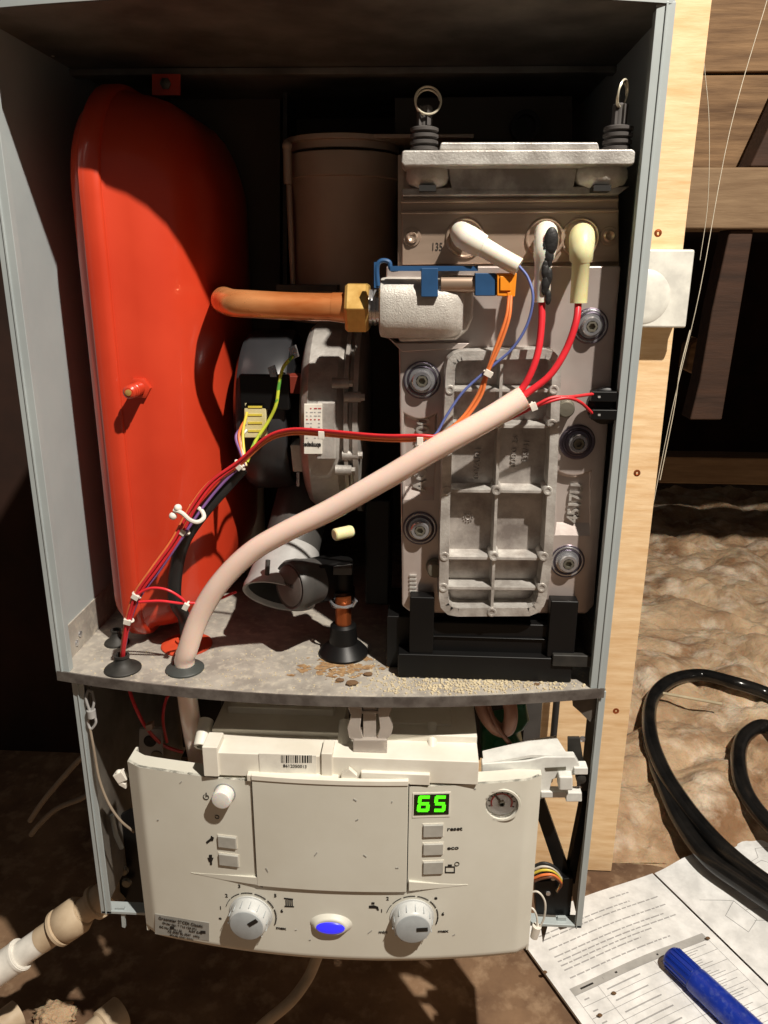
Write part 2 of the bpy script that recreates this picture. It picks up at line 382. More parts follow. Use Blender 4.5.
# ================================================================== BOILER CASING
case = thing('boiler_casing', (W/2, .18, 0), 'open grey metal boiler casing fixed to the plywood board, front cover removed', 'boiler casing')
fw = .011
def sidepanel(x, sgn, name):
    s = MB(); s.box((x, 0, 0), (x+sgn*.0015, D, H)); s.build(name, M['case'], case)
    s = MB(); s.box((x-sgn*.0005, -.0012, -.001), (x+sgn*fw, .0008, H)); s.box((x+sgn*(fw-.001), 0, 0), (x+sgn*fw, .006, H-.004)); s.box((x+sgn*.004, -.0022, 0), (x+sgn*.0055, 0, H))
    s.build('front_flange', M['case'], case, bevel=.0004)
sidepanel(0, 1, 'side_panel'); sidepanel(W, -1, 'side_panel')
s = MB(); s.box((0, D-.002, 0), (W, D, H)); s.build('back_panel', M['back'], case)
def bowed(z0, z1, y1, lip=0, inset=0.0, n=24):
    s = MB(); front = [(inset+(W-2*inset)*i/n, bow(inset+(W-2*inset)*i/n)+0.0, z0) for i in range(n+1)]
    poly = front+[(W-inset, y1, z0), (inset, y1, z0)]
    s.prism(poly, (0, 0, z1-z0)); return s
s = bowed(H-.0015, H, D); s.build('top_panel', M['case_in'], case)
n = 24
s = MB()
for i in range(n):
    xa, xb = W*i/n, W*(i+1)/n
    s.prism([(xa, bow(xa)-.0008, H-.001), (xb, bow(xb)-.0008, H-.001), (xb, bow(xb)-.0008, H+.016), (xa, bow(xa)-.0008, H+.016)], (0, .0012, 0))
s.build('top_front_lip', M['case'], case)
s = bowed(-.003, 0.0, D, inset=.0015); s.build('shelf', M['shelf'], case)
s = MB()
for i in range(n):
    xa, xb = W*i/n-.0003, W*(i+1)/n+.0003
    s.prism([(xa, bow(xa)-.0012, -.008), (xb, bow(xb)-.0012, -.008), (xb, bow(xb)-.0012, .0006), (xa, bow(xa)-.0012, .0006)], (0, .0014, 0))
s.build('shelf_front_edge', M['edge'], case)
# upstand of the shelf against the side walls, cross rail under the top
s = MB(); s.box((.0015, .006, 0), (.0027, D-.01, .030)); o = s.build('shelf_upstand', M['shelf'], case)
s = MB(); s.box((W-.0027, .006, 0), (W-.0015, D-.01, .030)); o = s.build('shelf_upstand', M['shelf'], case)
cr0 = Yp(300, 59, .14); cr1 = Yp(300, 74, .14)
s = MB(); s.box((.0015, .14, cr1.z), (W-.0015, .1425, H-.002)); s.box((.0015, .1425, cr1.z), (W-.0015, .152, cr1.z+.0015)); s.build('cross_rail', M['case_in'], case, bevel=.0005)
s = MB(); s.box((.0015, .137, cr1.z+.012), (W-.0015, .1405, cr1.z+.0135)); s.build('rail_seam', M['case_in'], case)
for (x, y) in ((46, 40), (613, 33)):
    X = .0015 if x < 300 else W-.0015
    p = Xp(x, y, X); s = MB(); sg = 1 if x < 300 else -1
    s.cyl(p, p+Vector((sg*.005, 0, -.001)), .0028, .0024, 12); s.cyl(p+Vector((sg*.004, 0, 0)), p+Vector((sg*.004, 0, -.011)), .002, .0012, 8); s.build('peg', M['wwhite'], case)
for (x, y) in ((77, 643), (80, 634)):
    p = Xp(x, y, .0028); s = MB(); s.lathe(p, (1, 0, 0), [(.003, 0), (.0028, .0007), (.001, .001)], 14); s.build('rivet', M['bolt'], case)
# inner back sheets seen left of the flue
s = MB(); q = quad(214, 96, 276, 300, .20); s.prism([Yp(170,92,.26), Yp(280,92,.26), Yp(280,420,.26), Yp(170,420,.26)], (0, .0015, 0)); s.build('inner_back_sheet', M['back'], case)
s = MB(); s.prism([Yp(283,92,.19), Yp(287,92,.19), Yp(287,300,.19), Yp(283,300,.19)], (0, .05, 0)); s.build('divider_strip', M['blackm'], case)
s = MB(); s.prism([Yp(395,98,.22), Yp(572,96,.22), Yp(572,140,.22), Yp(395,140,.22)], (0, .0015, 0)); s.build('rear_upper_sheet', M['back'], case)
s = MB(); c = Yp(524, 128, .215); s.lathe(c, (0, -1, 0), [(.013, 0), (.013, .012), (.009, .012), (.009, .002)], 24); s.build('round_port', M['blackm'], case)
# lower frame: side webs with front flanges and the foot bars
def lowerside(px_top, px_bot, py_bot, x, sgn, wf_):
    zb = Yp(px_bot, py_bot, .004).z
    s = MB(); s.box((x, .004, zb), (x+sgn*.0015, .30 if sgn > 0 else .048, -.003)); s.build('lower_side_web', M['case_in'], case)
    s = MB(); s.box((x-sgn*.0003, .002, zb), (x+sgn*wf_, .0035, -.004)); s.box((x+sgn*.004, .0008, zb), (x+sgn*.0052, .002, -.004)); s.build('lower_front_flange', M['case'], case, bevel=.0004)
    s = MB(); s.box((x, .002, zb), (x+sgn*.045, .014, zb+.003)); s.build('foot_plate', M['case'], case, bevel=.0005)
    return zb
xl = Yp(88, 800, .004).x; xr2 = Yp(594, 800, .004).x
zbl = lowerside(70, 108, 912, xl, 1, .0095); zbr = lowerside(600, 570, 926, xr2, -1, .006)
# brackets at the top of the lower sides
for pts, nm in (([(72,680),(90,680),(90,700),(86,703),(80,706),(74,702)], 'corner_tab'), ([(572,694),(598,694),(598,712),(590,722),(580,712),(573,706)], 'corner_tab')):
    s = MB(); s.prism([Yp(x, y, .006) for x, y in pts], (0, .0016, 0)); s.build(nm, M['case_in'], case)
s = MB(); s.prism([Yp(x, y, .010) for x, y in ((568,738),(580,738),(584,764),(590,772),(594,790),(578,792),(576,770),(568,756))], (0, .003, 0)); s.build('latch_bracket', M['blackm'], case, bevel=.0004)
for (x, y) in ((583, 740), (580, 788), (88, 686)):
    p = Yp(x, y, .0095); s = MB(); s.lathe(p+Vector((0,.002,0)), (0, -1, 0), [(.0026, 0), (.0026, .0012), (.0012, .0016)], 14); s.build('rivet', M['bolt'], case)
for P4, nm in (([(528,790),(541,790),(574,884),(560,884)], 'brace'), ([(583,800),(591,790),(575,884),(566,884)], 'brace')):
    s = MB(); s.prism([Yp(x, y, .02) for x, y in P4], (0, .012, 0)); s.build(nm, M['black'], case, bevel=.0005)
s = MB(); s.prism([Yp(x, y, .012) for x, y in ((535,882),(574,878),(570,918),(536,914))], (0, .014, 0)); s.build('foot_bracket', M['black'], case, bevel=.0008)
s = MB(); s.prism([Yp(x, y, .010) for x, y in ((536,916),(556,917),(553,919),(549,921),(543,943),(540,921))], (0, .003, 0)); s.build('hanging_spur', M['case_in'], case)
s = MB(); s.prism([Yp(x, y, .006) for x, y in ((558,918),(566,918),(567,928),(560,930),(556,924))], (0, .003, 0)); s.build('corner_hook', M['case'], case)
s = MB(); s.prism([Yp(x, y, .004) for x, y in ((115,908),(124,908),(125,928),(122,927),(121,914),(115,913))], (0, .003, 0)); s.build('corner_hook', M['case'], case)
# plate seen low inside the left side
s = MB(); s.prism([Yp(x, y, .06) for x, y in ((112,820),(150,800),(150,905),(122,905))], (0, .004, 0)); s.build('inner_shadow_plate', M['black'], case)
s = MB(); s.tube(py((112,815,.03),(116,835,.03),(122,848,.03)), .0022, 8); s.build('support_rod', M['case'], case)
for (x, y) in ((127, 882), (124, 870)):
    s = MB(); s.lathe(Yp(x, y, .055), (0, -1, 0), [(.005, 0), (.004, .003), (.002, .003)], 16); s.build('bolt', M['boltg'], case)
for (x,y) in ((548,893),(553,878)):
    s = MB(); s.lathe(Yp(x, y, .0115), (0, -1, 0), [(.0022, 0), (.002, .0012)], 14); s.build('bolt', M['bolt'], case)
# rust stain on the shelf: thin scale flakes of its own
random.seed(3)
st = MB()
for k in range(110):
    c = Zp(340+random.gauss(0, 24), 668+random.gauss(0, 6), .0002+k*.000002); r = random.uniform(.0008, .0045)*(.6 if k > 60 else 1)
    st.prism([c+Vector((math.cos(a)*r*random.uniform(.4, 1.6), math.sin(a)*r*.7*random.uniform(.4, 1.6), 0)) for a in [i*math.pi/6 for i in range(12)]], (0, 0, .0001))
tag(st.build('rust_stain', M['rust'], None), 'brown rust stain spread on the dusty shelf below the copper stub', 'rust stain', kind='stuff')
fk = MB()
for k in range(900):
    x = random.gauss(470, 55); y = 683+random.gauss(0, 6)
    if x > 590 or x < 330: continue
    p = Zp(x, y, 0)
    if p.y < bow(p.x)+.002: continue
    r = random.uniform(.0003, .0009); fk.obox(p+Vector((0, 0, r*.6)), (r, r*.3, 0), (-r*.3, r, 0), (0, 0, r*.6))
for k in range(500):
    p = Zp(random.uniform(90, 590), random.uniform(650, 697), 0)
    if p.y < bow(p.x)+.002 or p.x < .01 or p.x > .43: continue
    r = random.uniform(.0002, .0006); fk.obox(p+Vector((0, 0, r*.6)), (r, 0, 0), (0, r, 0), (0, 0, r*.6))
tag(fk.build('sandy_crumbs', M['dirt'], None, smooth=False), 'sandy crumbs scattered along the front of the shelf below the heat exchanger', 'crumbs', kind='stuff')
for i, (x, y, r, lab) in enumerate(((368, 674, .0026, 'brown rust flake at the right end of the rust stain'), (352, 683, .0034, 'largest brown rust flake, in front of the rust stain'), (340, 680, .0024, 'brown rust flake left of the largest flake'), (537, 684, .0016, 'small brown flake near the right end of the shelf'))):
    c = Zp(x, y, r*.5); s = MB()
    bmx = bmesh.new(); bmesh.ops.create_icosphere(bmx, subdivisions=2, radius=1)
    s.add([c+Vector((v.co.x*r*1.5, v.co.y*r, v.co.z*r*.5))*1.0+Vector((noise.noise(v.co*2+Vector((i*7, 0, 0)))*r*.5,)*3)*.6 for v in bmx.verts], [tuple(v.index for v in f_.verts) for f_ in bmx.faces]); bmx.free()
    tag(s.build('rust_flake', M['dirtd'], None, smooth=False), lab, 'flake', 'rust flakes on the shelf')

# ================================================================== EXPANSION VESSEL
YV = .035
xs = Yp(103, 400, YV).x                        # seam plane
ves = thing('expansion_vessel', (xs, .2, .004), 'red flat expansion vessel standing at the left inside the boiler', 'expansion vessel')
zt, zb_ = Yp(97, 84, YV+.075).z, Yp(158, 640, YV+.02).z
zb_ = max(zb_, .004)
yf, yb = YV, .29
def rrect(off, n=10):      # rounded rect loop in (Y,Z), inset by off
    R = .085-off; R = max(R, .012); a0, a1, b0, b1 = yf+off, yb-off, zb_+off, zt-off; out = []
    for (cy, cz, s0) in ((a1-R, b1-R, 0), (a0+R, b1-R, 90), (a0+R*.45, b0+R*.4, 180), (a1-R, b0+R, 270)):
        rz = R*.4 if s0 == 180 else R
        for i in range(n+1):
            a = math.radians(s0+90*i/n); out.append((cy+(R*.45 if s0 == 180 else R)*math.cos(a), cz+rz*math.sin(a)))
    return out
def dish(prof, m_):
    s = MB(); loops = [rrect(o_) for x_, o_ in prof]; k = len(loops[0])
    vs = [(xs+prof[i][0], y, z) for i, l in enumerate(loops) for y, z in l]
    fs = [(i*k+j, i*k+(j+1) % k, (i+1)*k+(j+1) % k, (i+1)*k+j) for i in range(len(loops)-1) for j in range(k)]
    fs += [tuple(range(k))[::-1], tuple(range((len(loops)-1)*k, len(loops)*k))]
    s.add(vs, fs); return s
rs = dish([(.0, .0035), (.0135, .0035), (.016, .0055), (.030, .0075), (.043, .0115), (.054, .018), (.062, .027), (.068, .038), (.073, .052), (.077, .065), (.079, .085)], 0)
vsl = rs.build('right_shell', M['red'], ves, ang=60)
ls = dish([(.0, .006), (-.007, .008), (-.013, .013), (-.018, .026), (-.021, .05)], 0); ls.build('left_shell', M['red'], ves, ang=60)
sm = dish([(-.0022, .0035), (-.0026, .0008), (-.0012, -.0004), (.008, -.0006), (.0125, .0003), (.0135, .0022), (.0132, .0045)], 0); sm.build('rim_band', M['red'], ves, ang=60)
# nipple pointing at the front
c = Yp(140, 388, YV+.0062)
s = MB(); s.lathe(c+Vector((0, .006, 0)), (0, -1, 0), [(.0085, 0), (.0085, .008), (.0065, .009)], 6); s.lathe(c, (0, -1, 0), [(.0052, 0), (.0052, .014), (.0046, .0145), (.0046, .0155), (.0052, .016), (.0052, .018), (.0044, .019), (.0044, .020), (.005, .0205), (.005, .0225), (.0035, .024)], 20)
vn = s.build('valve', M['red'], ves, ang=30)
s = MB(); s.lathe(c+Vector((0, -.0235, 0)), (0, -1, 0), [(.0024, 0), (.0024, .0016), (.001, .002)], 12); s.build('valve_core', M['brass'], vn)
s = MB(); s.prism([Yp(152,74,.135), Yp(180,74,.135), Yp(180,95,.135), Yp(152,95,.135)], (0, .002, 0)); tb = s.build('mounting_tab', M['red'], ves)
s = MB(); s.lathe(Yp(166, 84, .1355), (0, -1, 0), [(.0045, 0), (.0045, .002), (.002, .003)], 6); s.build('screw', M['boltg'], tb)

# ================================================================== FLUE DUCT
flue = thing('flue_duct', Yp(345, 300, .19), 'brown grey metal flue duct with a wide collar behind the copper pipe', 'flue duct')
cx = (Yp(293, 230, .19).x+Yp(398, 230, .19).x)/2; R = (Yp(398, 230, .19).x-Yp(293, 230, .19).x)/2; cy = .19
zA, zB, zC, zD = Yp(345, 300, .15).z, Yp(345, 192, .15).z, Yp(345, 176, .15).z, Yp(345, 152, .15).z
s = MB(); s.lathe((cx, cy, zA-.02), (0, 0, 1), [(R*1.03, 0), (R*1.03, .02), (R*.98, .026), (R*.98, zB-zA+.012), (R*1.03, zC-zA+.02)], 48); s.build('duct_body', M['flue'], flue)
s = MB(); s.lathe((cx, cy, zC), (0, 0, 1), [(R*1.02, -.001), (R*1.08, 0), (R*1.08, zD-zC), (R*1.02, zD-zC+.001)], 48); s.build('collar', M['flue'], flue)
zE = Yp(345, 139, .15).z
s = MB(); s.lathe((cx, cy, zD+.003), (0, 0, 1), [(R*1.0, 0), (R*1.0, zE-zD-.004), (R*1.12, zE-zD-.004), (R*1.12, zE-zD)], 48); s.box((cx, cy-.045, zE), (cx+.11, cy+.03, zE+.003)); s.build('top_flange', M['flue'], flue, bevel=.0005)
s = MB(); s.cyl(Yp(287, 146, .15), Yp(288, 184, .15), .0035, n=14); s.ball(Yp(287, 146, .15), .0042); s.build('clamp_bolt', M['flue'], flue)
s = MB(); s.cyl(Yp(289, 185, .165), Yp(293, 288, .165), .0025, n=10); s.build('side_seam', M['flue'], flue)
s = MB(); s.box(Yp(276, 291, .12), Yp(345, 284, .19)); s.build('lower_ledge', M['blackm'], flue)

# ================================================================== HEAT EXCHANGER
YP = .022                                   # front plane of the big plate
he = thing('heat_exchanger', Yp(505, 612, YP+.05), 'tall cast aluminium heat exchanger block filling the right side of the boiler', 'heat exchanger')
def ext(pts, Yf, Yb, name, m, parent, bevel=0, sc=1.0, **k):
    s = MB(); s.prism([Yp(x, y, Yf) for x, y in pts], (0, Yb-Yf, 0), sc); return s.build(name, m, parent, bevel=bevel, **k)
def rpoly(x0, y0, x1, y1, r, n=5, tw=0):
    out = []
    for cx_, cy_, a0 in ((x1-r, y1-r, 0), (x0+r, y1-r, 90), (x0+r, y0+r, 180), (x1-r, y0+r, 270)):
        for i in range(n+1):
            a = math.radians(a0+90*i/n); out.append((cx_+r*math.cos(a), cy_+r*math.sin(a)))
    return out
ext([(398, 300), (386, 288), (386, 266), (621, 266), (618, 300), (594, 606), (586, 614), (412, 614), (402, 606), (399, 347)], YP, YP+.018, 'front_plate', M['castp'], he, bevel=.002, seg=3)
ext([(402, 268), (612, 268), (588, 608), (406, 608)], YP+.017, .17, 'body', M['cast'], he, bevel=.002)
def cut(ob, cutter):      # carve the cutter's volume out of a mesh for good
    cu = cutter.build('cut', M['cast'], None, smooth=False); md = ob.modifiers.new('b', 'BOOLEAN'); md.object = cu; md.operation = 'DIFFERENCE'; md.solver = 'EXACT'
    mods = [m_ for m_ in ob.modifiers if m_.type == 'BEVEL']; saved = [(m_.width, m_.segments) for m_ in mods]
    for m_ in mods: ob.modifiers.remove(m_)
    bpy.context.view_layer.update(); dg = bpy.context.evaluated_depsgraph_get(); me = bpy.data.meshes.new_from_object(ob.evaluated_get(dg))
    for m_ in list(ob.modifiers): ob.modifiers.remove(m_)
    ob.data = me; bpy.data.objects.remove(cu)
    for w_, sg_ in saved:
        m_ = ob.modifiers.new('bevel', 'BEVEL'); m_.width = w_; m_.segments = sg_; m_.limit_method = 'ANGLE'; m_.angle_limit = math.radians(30); m_.harden_normals = True
fp = [o for o in he.children if o.name.startswith('front_plate')][0]
for (x0_, x1_, ya_, yb_, yc_) in ((404, 436, 413, 488, 503), (556, 592, 470, 524, 538)):
    a_ = Yp(x0_, ya_, YP); b_ = Yp(x1_, ya_, YP); zb1 = Yp(x0_, yb_, YP).z; zb0 = Yp(x0_, yc_, YP).z; dx_ = Yp(x0_, yc_, YP).x-a_.x
    mb_ = MB(); n_ = 8; ps = []
    dxr = Yp(x1_, yc_, YP).x-b_.x
    for k_ in range(n_+1):
        t_ = k_/n_; x_ = a_.x+(b_.x-a_.x)*t_; sg_ = -.004*math.sin(math.pi*t_)
        ps.append((x_, a_.z+sg_, dx_+(dxr-dx_)*t_))
    for k_ in range(n_):
        pass
    vs_ = []
    for (x_, z_, ds_) in ps:
        vs_ += [(x_, YP-.003, z_), (x_, YP+.005, z_-.0015), (x_+ds_*.8, YP+.005, zb1), (x_+ds_, YP-.003, zb0-.003)]
    fs_ = []
    for k_ in range(n_):
        q_ = k_*4
        for j_ in range(4): fs_.append((q_+j_, q_+(j_+1) % 4, q_+4+(j_+1) % 4, q_+4+j_))
    fs_ += [(0, 1, 2, 3), (n_*4+3, n_*4+2, n_*4+1, n_*4)]
    mb_.add(vs_, fs_); cut(fp, mb_)
# ribbed cover
YR, YF = .004, .020
rib = MB()
def rbar(x0, y0, x1, y1, w_, draft=.0016, yf_=YR):
    a, b = Yp(x0, y0, yf_), Yp(x1, y1, yf_); d = (b-a).normalized(); n_ = Vector((d.z, 0, -d.x)); h = w_*pxm(x0, y0, yf_)/2
    f4 = [a-n_*h, b-n_*h, b+n_*h, a+n_*h]; g = [a-n_*(h+draft), b-n_*(h+draft), b+n_*(h+draft), a+n_*(h+draft)]
    g = [v+Vector((0, YP-yf_, 0)) for v in g]
    rib.add(f4+g, [(0,1,2,3), (7,6,5,4), (0,4,5,1), (1,5,6,2), (2,6,7,3), (3,7,4,0)])
VX = lambda y: 502+(492-502)*(y-360)/250          # middle rib
LX = lambda y: 451+(443-451)*(y-360)/245
RX = lambda y: 556+(541-556)*(y-360)/245
out = [(461, 356), (546, 354), (552, 356), (555.5, 360), (557, 367), (553, 470), (548, 560), (542.5, 597), (540, 604), (536, 609), (529, 612), (458, 612.5), (450, 611), (445, 606), (443.5, 598), (445, 520), (448, 430), (450.5, 370), (452, 362), (456, 358)]
for i in range(len(out)):
    a, b = out[i], out[(i+1) % len(out)]; rbar(*a, *b, 9, .001)
for x, y in out:
    c = Yp(x, y, YR); rr = 4.6*pxm(x, y, YR); rib.cyl(c+Vector((0, .0001, 0)), c+Vector((0, YP-YR, 0)), rr, rr+.0009, 18)
for y in (390, 426, 491, 558, 588):
    rbar(LX(y), y, RX(y), y+1, 2.6, .0022, .006)
rbar(VX(356), 356, VX(612), 612, 3, .0012, .006)
for y, cols in ((390, (1, 0, 1)), (424, (0, 1, 1)), (491, (1, 1, 1)), (557, (1, 1, 1)), (588, (1, 0, 1)), (613, (0, 1, 0))):
    for k, X in enumerate((LX(y), VX(y), RX(y))):
        if cols[k]:
            c = Yp(X, y, YR-.0012); rr = 4.8*pxm(X, y, YR); rib.lathe(c+Vector((0, YP-YR+.001, 0)), (0, -1, 0), [(rr*1.25, 0), (rr, YP-YR), (rr*.9, YP-YR+.0006), (rr*.55, YP-YR+.0006), (rr*.5, YP-YR)], 18)
rib.build('ribbed_cover', M['castr'], he)
ext([(452, 358), (554, 358), (541, 610), (446, 610)], YP-.003, YP+.001, 'cell_floor', M['cast'], he)
# embossed pads and letters
def pad(pts, nm):
    s = MB(); ptsv = [Yp(x, y, YP-.0004) for x, y in pts]; s.prism(ptsv, (0, .004, 0), 1.05); return s.build(nm, M['castr'], he, bevel=.0006)
0 and pad([(407,500),(428,500),(424,504),(410,504)], 'pad_foot'); 0 and pad([(557,526),(584,526),(580,533),(560,533)], 'pad_foot')
0 and ext([(404, 413), (412, 417), (424, 418), (436, 413), (435, 422), (428, 424), (410, 424), (404, 421)], YP-.006, YP+.001, 'pad_lip', M['cast'], he, bevel=.001)
0 and ext([(558, 470), (568, 473), (580, 473), (592, 469), (591, 478), (583, 482), (564, 482), (558, 478)], YP-.006, YP+.001, 'pad_lip', M['cast'], he, bevel=.001)
upd = Vector((0, 0, 1))
def emb(txt, x, y, hpx, parent, Y, m=None, sx=1.0, ext_=.0008, bold=0):
    return text(txt, 'raised_lettering', m or M['castr'], parent, Yp(x, y, Y), (.03, 0, 1), (-1, 0, 0), hpx*pxm(x, y, Y)*1.35, ext_, sx, bold=bold)
emb('AC464100', 420, 491, 13, he, YP+.0044, sx=.98, ext_=.0022, bold=.0003)
emb('4517U', 573, 522, 13, he, YP+.0044, sx=.85, ext_=.0022, bold=.0003)
emb('0000 26', 513, 468, 6, he, YP-.0038, M['cast'], sx=1.25, ext_=.0005)
emb('135/41', 525, 464, 6, he, YP-.0038, M['cast'], sx=1.1, ext_=.0005)
emb('00/AI01', 476, 480, 6, he, YP-.0038, M['cast'], sx=1.3, ext_=.0005)
s = MB(); c = Yp(468, 517, YP-.0035)
for k in range(10):
    a = k*math.pi/5; s.cyl(c+Vector((math.cos(a)*.0035, 0, math.sin(a)*.0035)), c+Vector((math.cos(a)*.0035, -.0006, math.sin(a)*.0035)), .0006, n=8)
s.ring(c, (0, 1, 0), .002, .0004, 20, 6); s.build('foundry_mark', M['cast'], he)
s = MB()
for k in range(6):
    y = 575+k*4; p = Yp(414, y, YP-.0006); s.box(p+Vector((-.0035, 0, -.0008)), p+Vector((.002, -.001, .0006)))
s.build('cast_marks', M['castr'], he)
# large socket bolts with washers
def bolt(x, y, r, tint=None):
    c = Yp(x, y, YP); R = r*pxm(x, y, YP)
    s = MB(); s.lathe(c+Vector((0, .0005, 0)), (0, -1, 0), [(R, 0), (R, .0016), (R*.93, .0022), (R*.86, .0022), (R*.82, .0016), (R*.74, .0016), (R*.70, .0026), (R*.4, .003)], 40)
    b = s.build('bolt', tint or M['bolt'], he, ang=30)
    s = MB(); s.ring(c+Vector((0, -.0008, 0)), (0, 1, 0), R*.98, .0009, 44, 8); s.ring(c+Vector((0, -.0014, 0)), (0, 1, 0), R*.78, .0007, 44, 8); s.build('washer_rim', M['boltp'], b)
    s = MB(); s.lathe(c+Vector((0, -.002, 0)), (0, -1, 0), [(R*.56, 0), (R*.56, .0045), (R*.50, .0056), (R*.34, .0056), (R*.32, .0030), (R*.12, .0026)], 32); s.build('bolt_head', M['bolt'], b, ang=30)
    s = MB(); s.lathe(c+Vector((0, -.0045, 0)), (0, -1, 0), [(R*.33, 0), (R*.33, .0032), (R*.20, .0032), (R*.18, .0008)], 6); s.build('socket', M['boltg'], b, ang=20)
for a in ((422, 380, 18), (590, 326, 17), (420, 528, 16.5), (567, 561, 16.5)): bolt(*a)
bolt(577, 442, 17, M['boltp'])
for x, y in ((565, 408), (435, 568)):
    c = Yp(x, y, YP-.004); s = MB(); s.lathe(c+Vector((0, .005, 0)), (0, -1, 0), [(.0072, 0), (.0072, .003), (.0062, .0035), (.0062, .010), (.0052, .0115), (.001, .0118)], 24); s.build('hex_bolt', M['boltg'], he, ang=30)
# manifold casting at the upper left with its rounded neck
s = MB()
prof = []
mc = Yp(405, 307, .012); Ra = .026
# barrel along X with flat mouth on the left
xa, xb = Yp(379, 307, .006).x, Yp(474, 307, .012).x
zc = (Yp(400, 277, .004).z+Yp(400, 340, .004).z)/2; rz = (Yp(400, 277, .004).z-Yp(400, 340, .004).z)/2
def sect(x, ry, rz_, yc, zc_, n=28, e=2.8):
    out_ = []
    for i in range(n):
        a = 2*math.pi*i/n; ca, sa = math.cos(a), math.sin(a)
        out_.append((x, yc+ry*math.copysign(abs(ca)**(2/e), ca), zc_+rz_*math.copysign(abs(sa)**(2/e), sa)))
    return out_
secs = [sect(xa, .018, rz*.86, .022, zc), sect(xa+.001, .0205, rz*.96, .022, zc), sect(xa+.005, .0215, rz, .022, zc), sect(xa+.045, .0215, rz, .022, zc), sect(xa+.054, .0205, rz*.95, .023, zc), sect(xa+.058, .017, rz*.86, .024, zc), sect(xa+.062, .010, rz*.8, .030, zc)]
k = 28; vs = [v for q in secs for v in q]; fs = [(i*k+j, i*k+(j+1) % k, (i+1)*k+(j+1) % k, (i+1)*k+j) for i in range(len(secs)-1) for j in range(k)]
fs += [tuple(range(k))[::-1], tuple(range((len(secs)-1)*k, len(secs)*k))]
s.add(vs, fs); s.build('manifold', M['castw'], he, ang=50)
ext([(442, 275), (474, 275), (473, 318), (468, 330), (456, 340), (400, 342), (394, 330), (442, 300)], .012, .03, 'manifold_web', M['castw'], he, bevel=.002)
ext([(384, 334), (396, 343), (470, 343), (462, 349), (402, 352)], .017, .03, 'manifold_skirt', M['castp'], he, bevel=.001)
# upper steel plate and channel
ext([(402, 194), (618, 192), (619, 262), (402, 265)], .030, .034, 'steel_plate', M['steel'], he, bevel=.0008)
ext([(401, 200), (619, 198), (619, 201), (401, 203)], .026, .031, 'fold_line', M['steel'], he, bevel=.0006)
ext([(401, 211), (619, 209), (619, 212), (401, 214)], .027, .031, 'fold_line', M['steel'], he, bevel=.0006)
ext([(398, 155), (404, 155), (404, 268), (398, 268)], .034, .12, 'side_sheet', M['steel'], he)
ext([(404, 155), (618, 155), (619, 266), (404, 268)], .036, .15, 'chamber', M['steel'], he)
for x in (412, 609):
    c = Yp(x, 237 if x < 500 else 236, .030); s = MB(); s.lathe(c, (0, -1, 0), [(.0064, 0), (.006, .0012), (.0042, .0012), (.0042, .0025), (.003, .0035), (.0012, .0022)], 24); s.build('plate_screw', M['steel'], he, ang=30)
text('135', 'stamped_number', M['ink'], he, Yp(431, 247, .0297), (1, 0, 0), (0, 0, 1), .0075, .0001, .75)
for (x, y) in ((465, 238), (545, 238), (580, 238)):
    c = Yp(x, y, .030); s = MB(); s.ring(c+Vector((0, -.0008, 0)), (0, 1, 0), .0125, .0012, 30, 8); s.build('electrode_collar', M['steel'], he)
# top flange
fz0, fz1 = Yp(520, 165, .004).z, Yp(520, 150, .004).z
ext([(402, 151), (405, 150), (633, 149), (636, 152), (635, 163), (632, 165), (404, 166), (401, 163)], .004, .13, 'top_flange', M['castr'], he, bevel=.0012)
ext([(441, 142), (598, 142), (600, 150), (439, 150)], .010, .10, 'top_rib', M['castr'], he, bevel=.0012)
ext([(448, 168), (578, 168), (572, 193), (452, 193)], .020, .12, 'web', M['cast'], he, bevel=.001)
ext([(402, 188), (630, 186), (618, 195), (402, 196)], .020, .12, 'lower_ledge', M['cast'], he, bevel=.001)
for x, w2 in ((428, 22), (603, 27)):
    s = MB(); c = Yp(x, 166, .020); r = w2*pxm(x, 180, .012); hh = c.z-Yp(x, 190, .020).z
    s.lathe((c.x, .026, c.z+.001), (0, 0, -1), [(r*.86, 0), (r*.98, hh*.25), (r*1.0, hh*.55), (r*.9, hh*.82), (r*.55, hh*1.0)], 32); b = s.build('boss', M['castw'], he, ang=60)
    q0 = Yp(x-9, 185, .026-r-.0006); q1 = Yp(x+8, 191, .026-r-.0006); s = MB(); s.box((q0.x, .026-r-.0004, q1.z), (q1.x, .026, q0.z)); s.build('slot', M['ink'], b)

